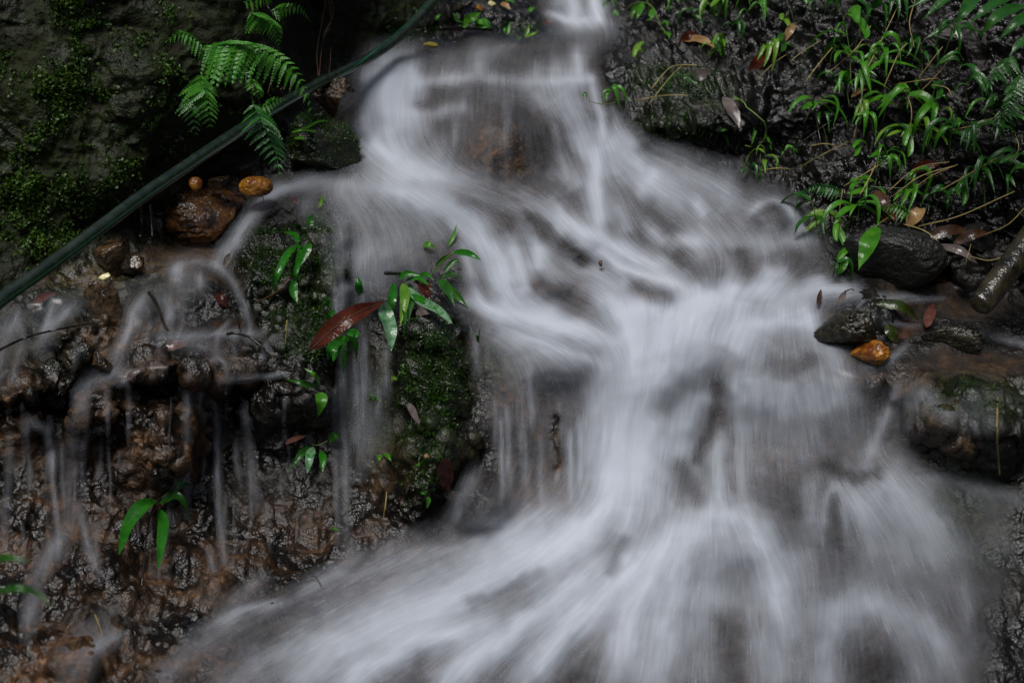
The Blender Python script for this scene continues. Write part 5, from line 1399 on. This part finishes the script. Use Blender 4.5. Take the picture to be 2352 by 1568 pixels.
# ------------------------------------------------------------------ straw stems, roots and twigs
STRAW = [([(2073, -10), (2040, 60), (1990, 162)], "pale straw stem dropping from the top edge of the bank"), ([(1885, 94), (1840, 125), (1815, 142)], "short straw stem below the largest clump"), ([(1912, 110), (1880, 150), (1850, 188)], "brown straw stem slanting to the black rock"),
         ([(1806, 126), (1770, 155), (1742, 182)], "straw stem beside the dark red-brown leaf"), ([(1862, 336), (1890, 335), (1918, 335)], "short level straw stem on the black rock"), ([(2022, 378), (1985, 402), (1938, 428)], "yellow straw stem running down to the arching fern"),
         ([(2014, 370), (1995, 410), (1975, 448)], "straw stem crossing the yellow one"), ([(1744, 394), (1780, 391), (1818, 390)], "level green straw stem over the water's edge"), ([(1838, 384), (1890, 358), (1948, 326)], "long green straw stem over the lower black rock"),
         ([(2066, 460), (2130, 412), (2200, 378)], "lowest of the fanned straw stems at the right"), ([(2052, 450), (2110, 410), (2190, 382)], "middle one of the fanned straw stems"), ([(2040, 440), (2100, 392), (2180, 372)], "topmost of the fanned straw stems"),
         ([(2162, 437), (2230, 400), (2292, 362)], "long straw stem above the log"), ([(2056, 195), (2100, 192), (2155, 180)], "level straw stem in the upper right"), ([(2108, 182), (2140, 140), (2165, 108)], "straw stem leaning right under the grey leaf"),
         ([(2140, 196), (2170, 208), (2186, 223)], "short green-yellow stem in the upper right"), ([(2084, 100), (2060, 130), (2030, 200)], "straw stem crossing the upper middle of the bank"), ([(2102, 0), (2085, 60), (2100, 110)], "thin straw stem below the blades"),
         ([(2330, 305), (2335, 340), (2325, 365), (2290, 372)], "bent straw stem near the right edge"), ([(2200, 110), (2150, 175), (2100, 225)], "long thin straw stem through the upper right"), ([(2190, 300), (2240, 290), (2340, 250)], "straw stem below the bushy fern"),
         ([(2068, 190), (2090, 260), (2080, 330)], "upright brown stem behind the shiny leaf"), ([(1978, 165), (1975, 240), (1960, 320)], "upright brown stem in the bank's middle"), ([(2110, 520), (2200, 500), (2330, 440)], "pale stem from the tan leaf to the right edge"),
         ([(2230, 590), (2270, 602), (2330, 580)], "yellow-green stem over the log"), ([(1935, 436), (1925, 490), (1932, 530)], "red-brown stem beside the arching fern"), ([(2075, 515), (2120, 535), (2160, 560)], "brown stem over the dark boulder's right end"),
         ([(1496, 335 - 130), (1540, 160), (1600, 150)], "thin bent stem above the grey wide leaf"), ([(1490, 240), (1540, 180), (1570, 150)], "pale arching stem left of the grey wide leaf"), ([(1460, 232), (1520, 225), (1580, 220)], "fine green stem crossing to the upper fall"),
         ([(2000, 60), (1960, 120), (1900, 170)], "straw stem behind the largest clump"), ([(2260, 540), (2310, 520), (2360, 470)], "straw stem right of the orange-brown leaf"), ([(2200, 640), (2215, 600), (2230, 560)], "hanging brown rootlet beside the dim brown stone")]
for pts, lb in STRAW:
    ln = course(pts, 14, .07)
    ln = ln + np.array([0, -1, .6]) * (np.sin(np.linspace(0, np.pi, 14)) * .012)[:, None]
    v, f = tube(ln, RG.uniform(.0010, .0016), 5)
    tag(link_mesh("straw_stem", v, f, M_STRAW, base=ln[0]), lb, "stem", "dry straw stems on the right bank")
ROOTS = [([(752, -20, .12), (738, 60, .14), (728, 120, .12), (731, 175, .10)], "long brown hanging root, left of its pair"), ([(750, -20, .12), (760, 40, .14), (745, 80, .14), (738, 120, .12), (733, 175, .10)], "long brown hanging root, right of its pair"), ([(756, -20, .12), (765, 30, .13), (752, 75, .13)], "short thin hanging root looping right"),
         ([(760, 110, .10), (758, 150, .10), (755, 172, .10)], "fine root just above the hose"), ([(655, 225, .2), (650, 215, .2), (645, 205, .2), (655, 200, .2)], "curly root ends above the hose under the big fern"), ([(615, 215, .12), (622, 190, .12), (632, 160, .12)], "thin straight root behind the big fern's tip")]
for pts, lb in ROOTS:
    v, f = tube(course(pts, 16), .0011, 5)
    b = spot(pts[0][0], pts[0][1], pts[0][2])
    tag(link_mesh("hanging_root", v, f, M_ROOT, base=b), lb, "root")
TWIGS = [([(-40, 830, .10), (0, 803, .10), (60, 775, .09), (130, 757, .09), (216, 741, .08)], 7, "long black bent twig over the left trickle"), ([(522, 767, .06), (540, 765, .08), (575, 775, .08), (600, 795, .07), (614, 812, .05)], 7, "black hooked twig at the foot of the side trickle"),
         ([(886, 627, .10), (915, 628, .11), (948, 630, .10)], 10, "short thick black stick on top of the strap leaves"), ([(342, 672, .03), (360, 700, .04), (375, 740, .04), (390, 768, .03)], 9, "dark reed leaning in the trickle of the small dome"),
         ([(528, 690, .04), (540, 720, .04), (552, 760, .04)], 6, "dark twig along the right strand of the small dome"), ([(590, 695, .05), (640, 668, .07), (665, 640, .07)], 4, "thin reddish twig on the low rounded mossy rock"), ([(655, 760, .06), (660, 735, .07), (655, 790, .05)], 2, "pale thread-like stalk left of the red-brown leaf"),
         ([(942, 935, .11), (945, 960, .11), (943, 990, .10)], 3, "thin upright stalk on the tall mossy rock"), ([(1865, 222, .05), (1880, 300, .05), (1890, 370, .05), (1893, 420, .04)], 4, "dark upright twig on the black rock of the bank"), ([(1780, 370, .03), (1850, 320, .04), (1930, 262, .04)], 3, "thin black twig slanting over the lower bank"),
         ([(1010, 66, .05), (1070, 65, .07), (1132, 68, .06)], 11, "dark plank-like stick behind the upper pool"), ([(1990, 428, .06), (2060, 432, .07), (2110, 425, .06)], 3, "dark thin twig above the dark boulder"), ([(2292, 910, .05), (2290, 980, .06), (2293, 1050, .06), (2296, 1090, .05)], 5, "pale dry stalk standing against the right ledge"),
         ([(405, 1318, .04), (450, 1340, .05), (480, 1352, .04)], 3, "dark thin twig on the lower left rock"), ([(680, 1335, .05), (720, 1322, .06), (738, 1345, .05)], 3, "arched black twig at the left edge of the lower cascade"), ([(218, 1410, .06), (226, 1430, .06), (236, 1455, .05)], 2.5, "pale splinter at the bottom left"),
         ([(1940, 670, .06), (1955, 664, .07), (1962, 667, .07)], 4, "hooked dark stalk of the grey leaf tip in the white water"), ([(320, 470, .05), (325, 510, .06), (322, 545, .05)], 12, "upright dark stick under the hose left of the orange brown boulder"), ([(345, 470, .05), (348, 510, .06), (350, 545, .05)], 10, "second upright stick beside the orange brown boulder, nearer to it"),
         ([(600, 440, .16), (606, 462, .16)], 3, "tiny black splinter at the head of the narrow side chute"), ([(885, 1170, .06), (888, 1130, .06), (880, 1195, .05)], 2, "tan rootlet on the wet rock above the lower cascade"), ([(1270, 13, .06), (1300, 12, .08), (1330, 9, .07)], 2.5, "thin twig across the top fall")]
for pts, w, lb in TWIGS:
    ln = course(pts, 20)
    v, f = tube(ln, px(pts[0][0], pts[0][1], w) * .5 * np.linspace(1, .6, 20), 8, .12, 5)
    m = M_STRAW if ("pale" in lb or "tan" in lb) else (M_ROOT if "red" in lb else M_TWIG)
    tag(link_mesh("twig", v, f, m, base=ln[0]), lb, "twig")
ln = spline([unproj(2246, 706, 2.80), unproj(2300, 640, 2.83), unproj(2360, 555, 2.87), unproj(2440, 440, 2.93), unproj(2560, 270, 3.2)], 80)
v, f = tube(ln, px(2250, 700, 27) * np.concatenate([[.62, .86, .97], np.ones(77)]), 26, .10, 4)
tag(link_mesh("log", v, f, M_WOOD, base=ln[0]), "round wet mossy log slanting in from the right edge over the pool", "log")
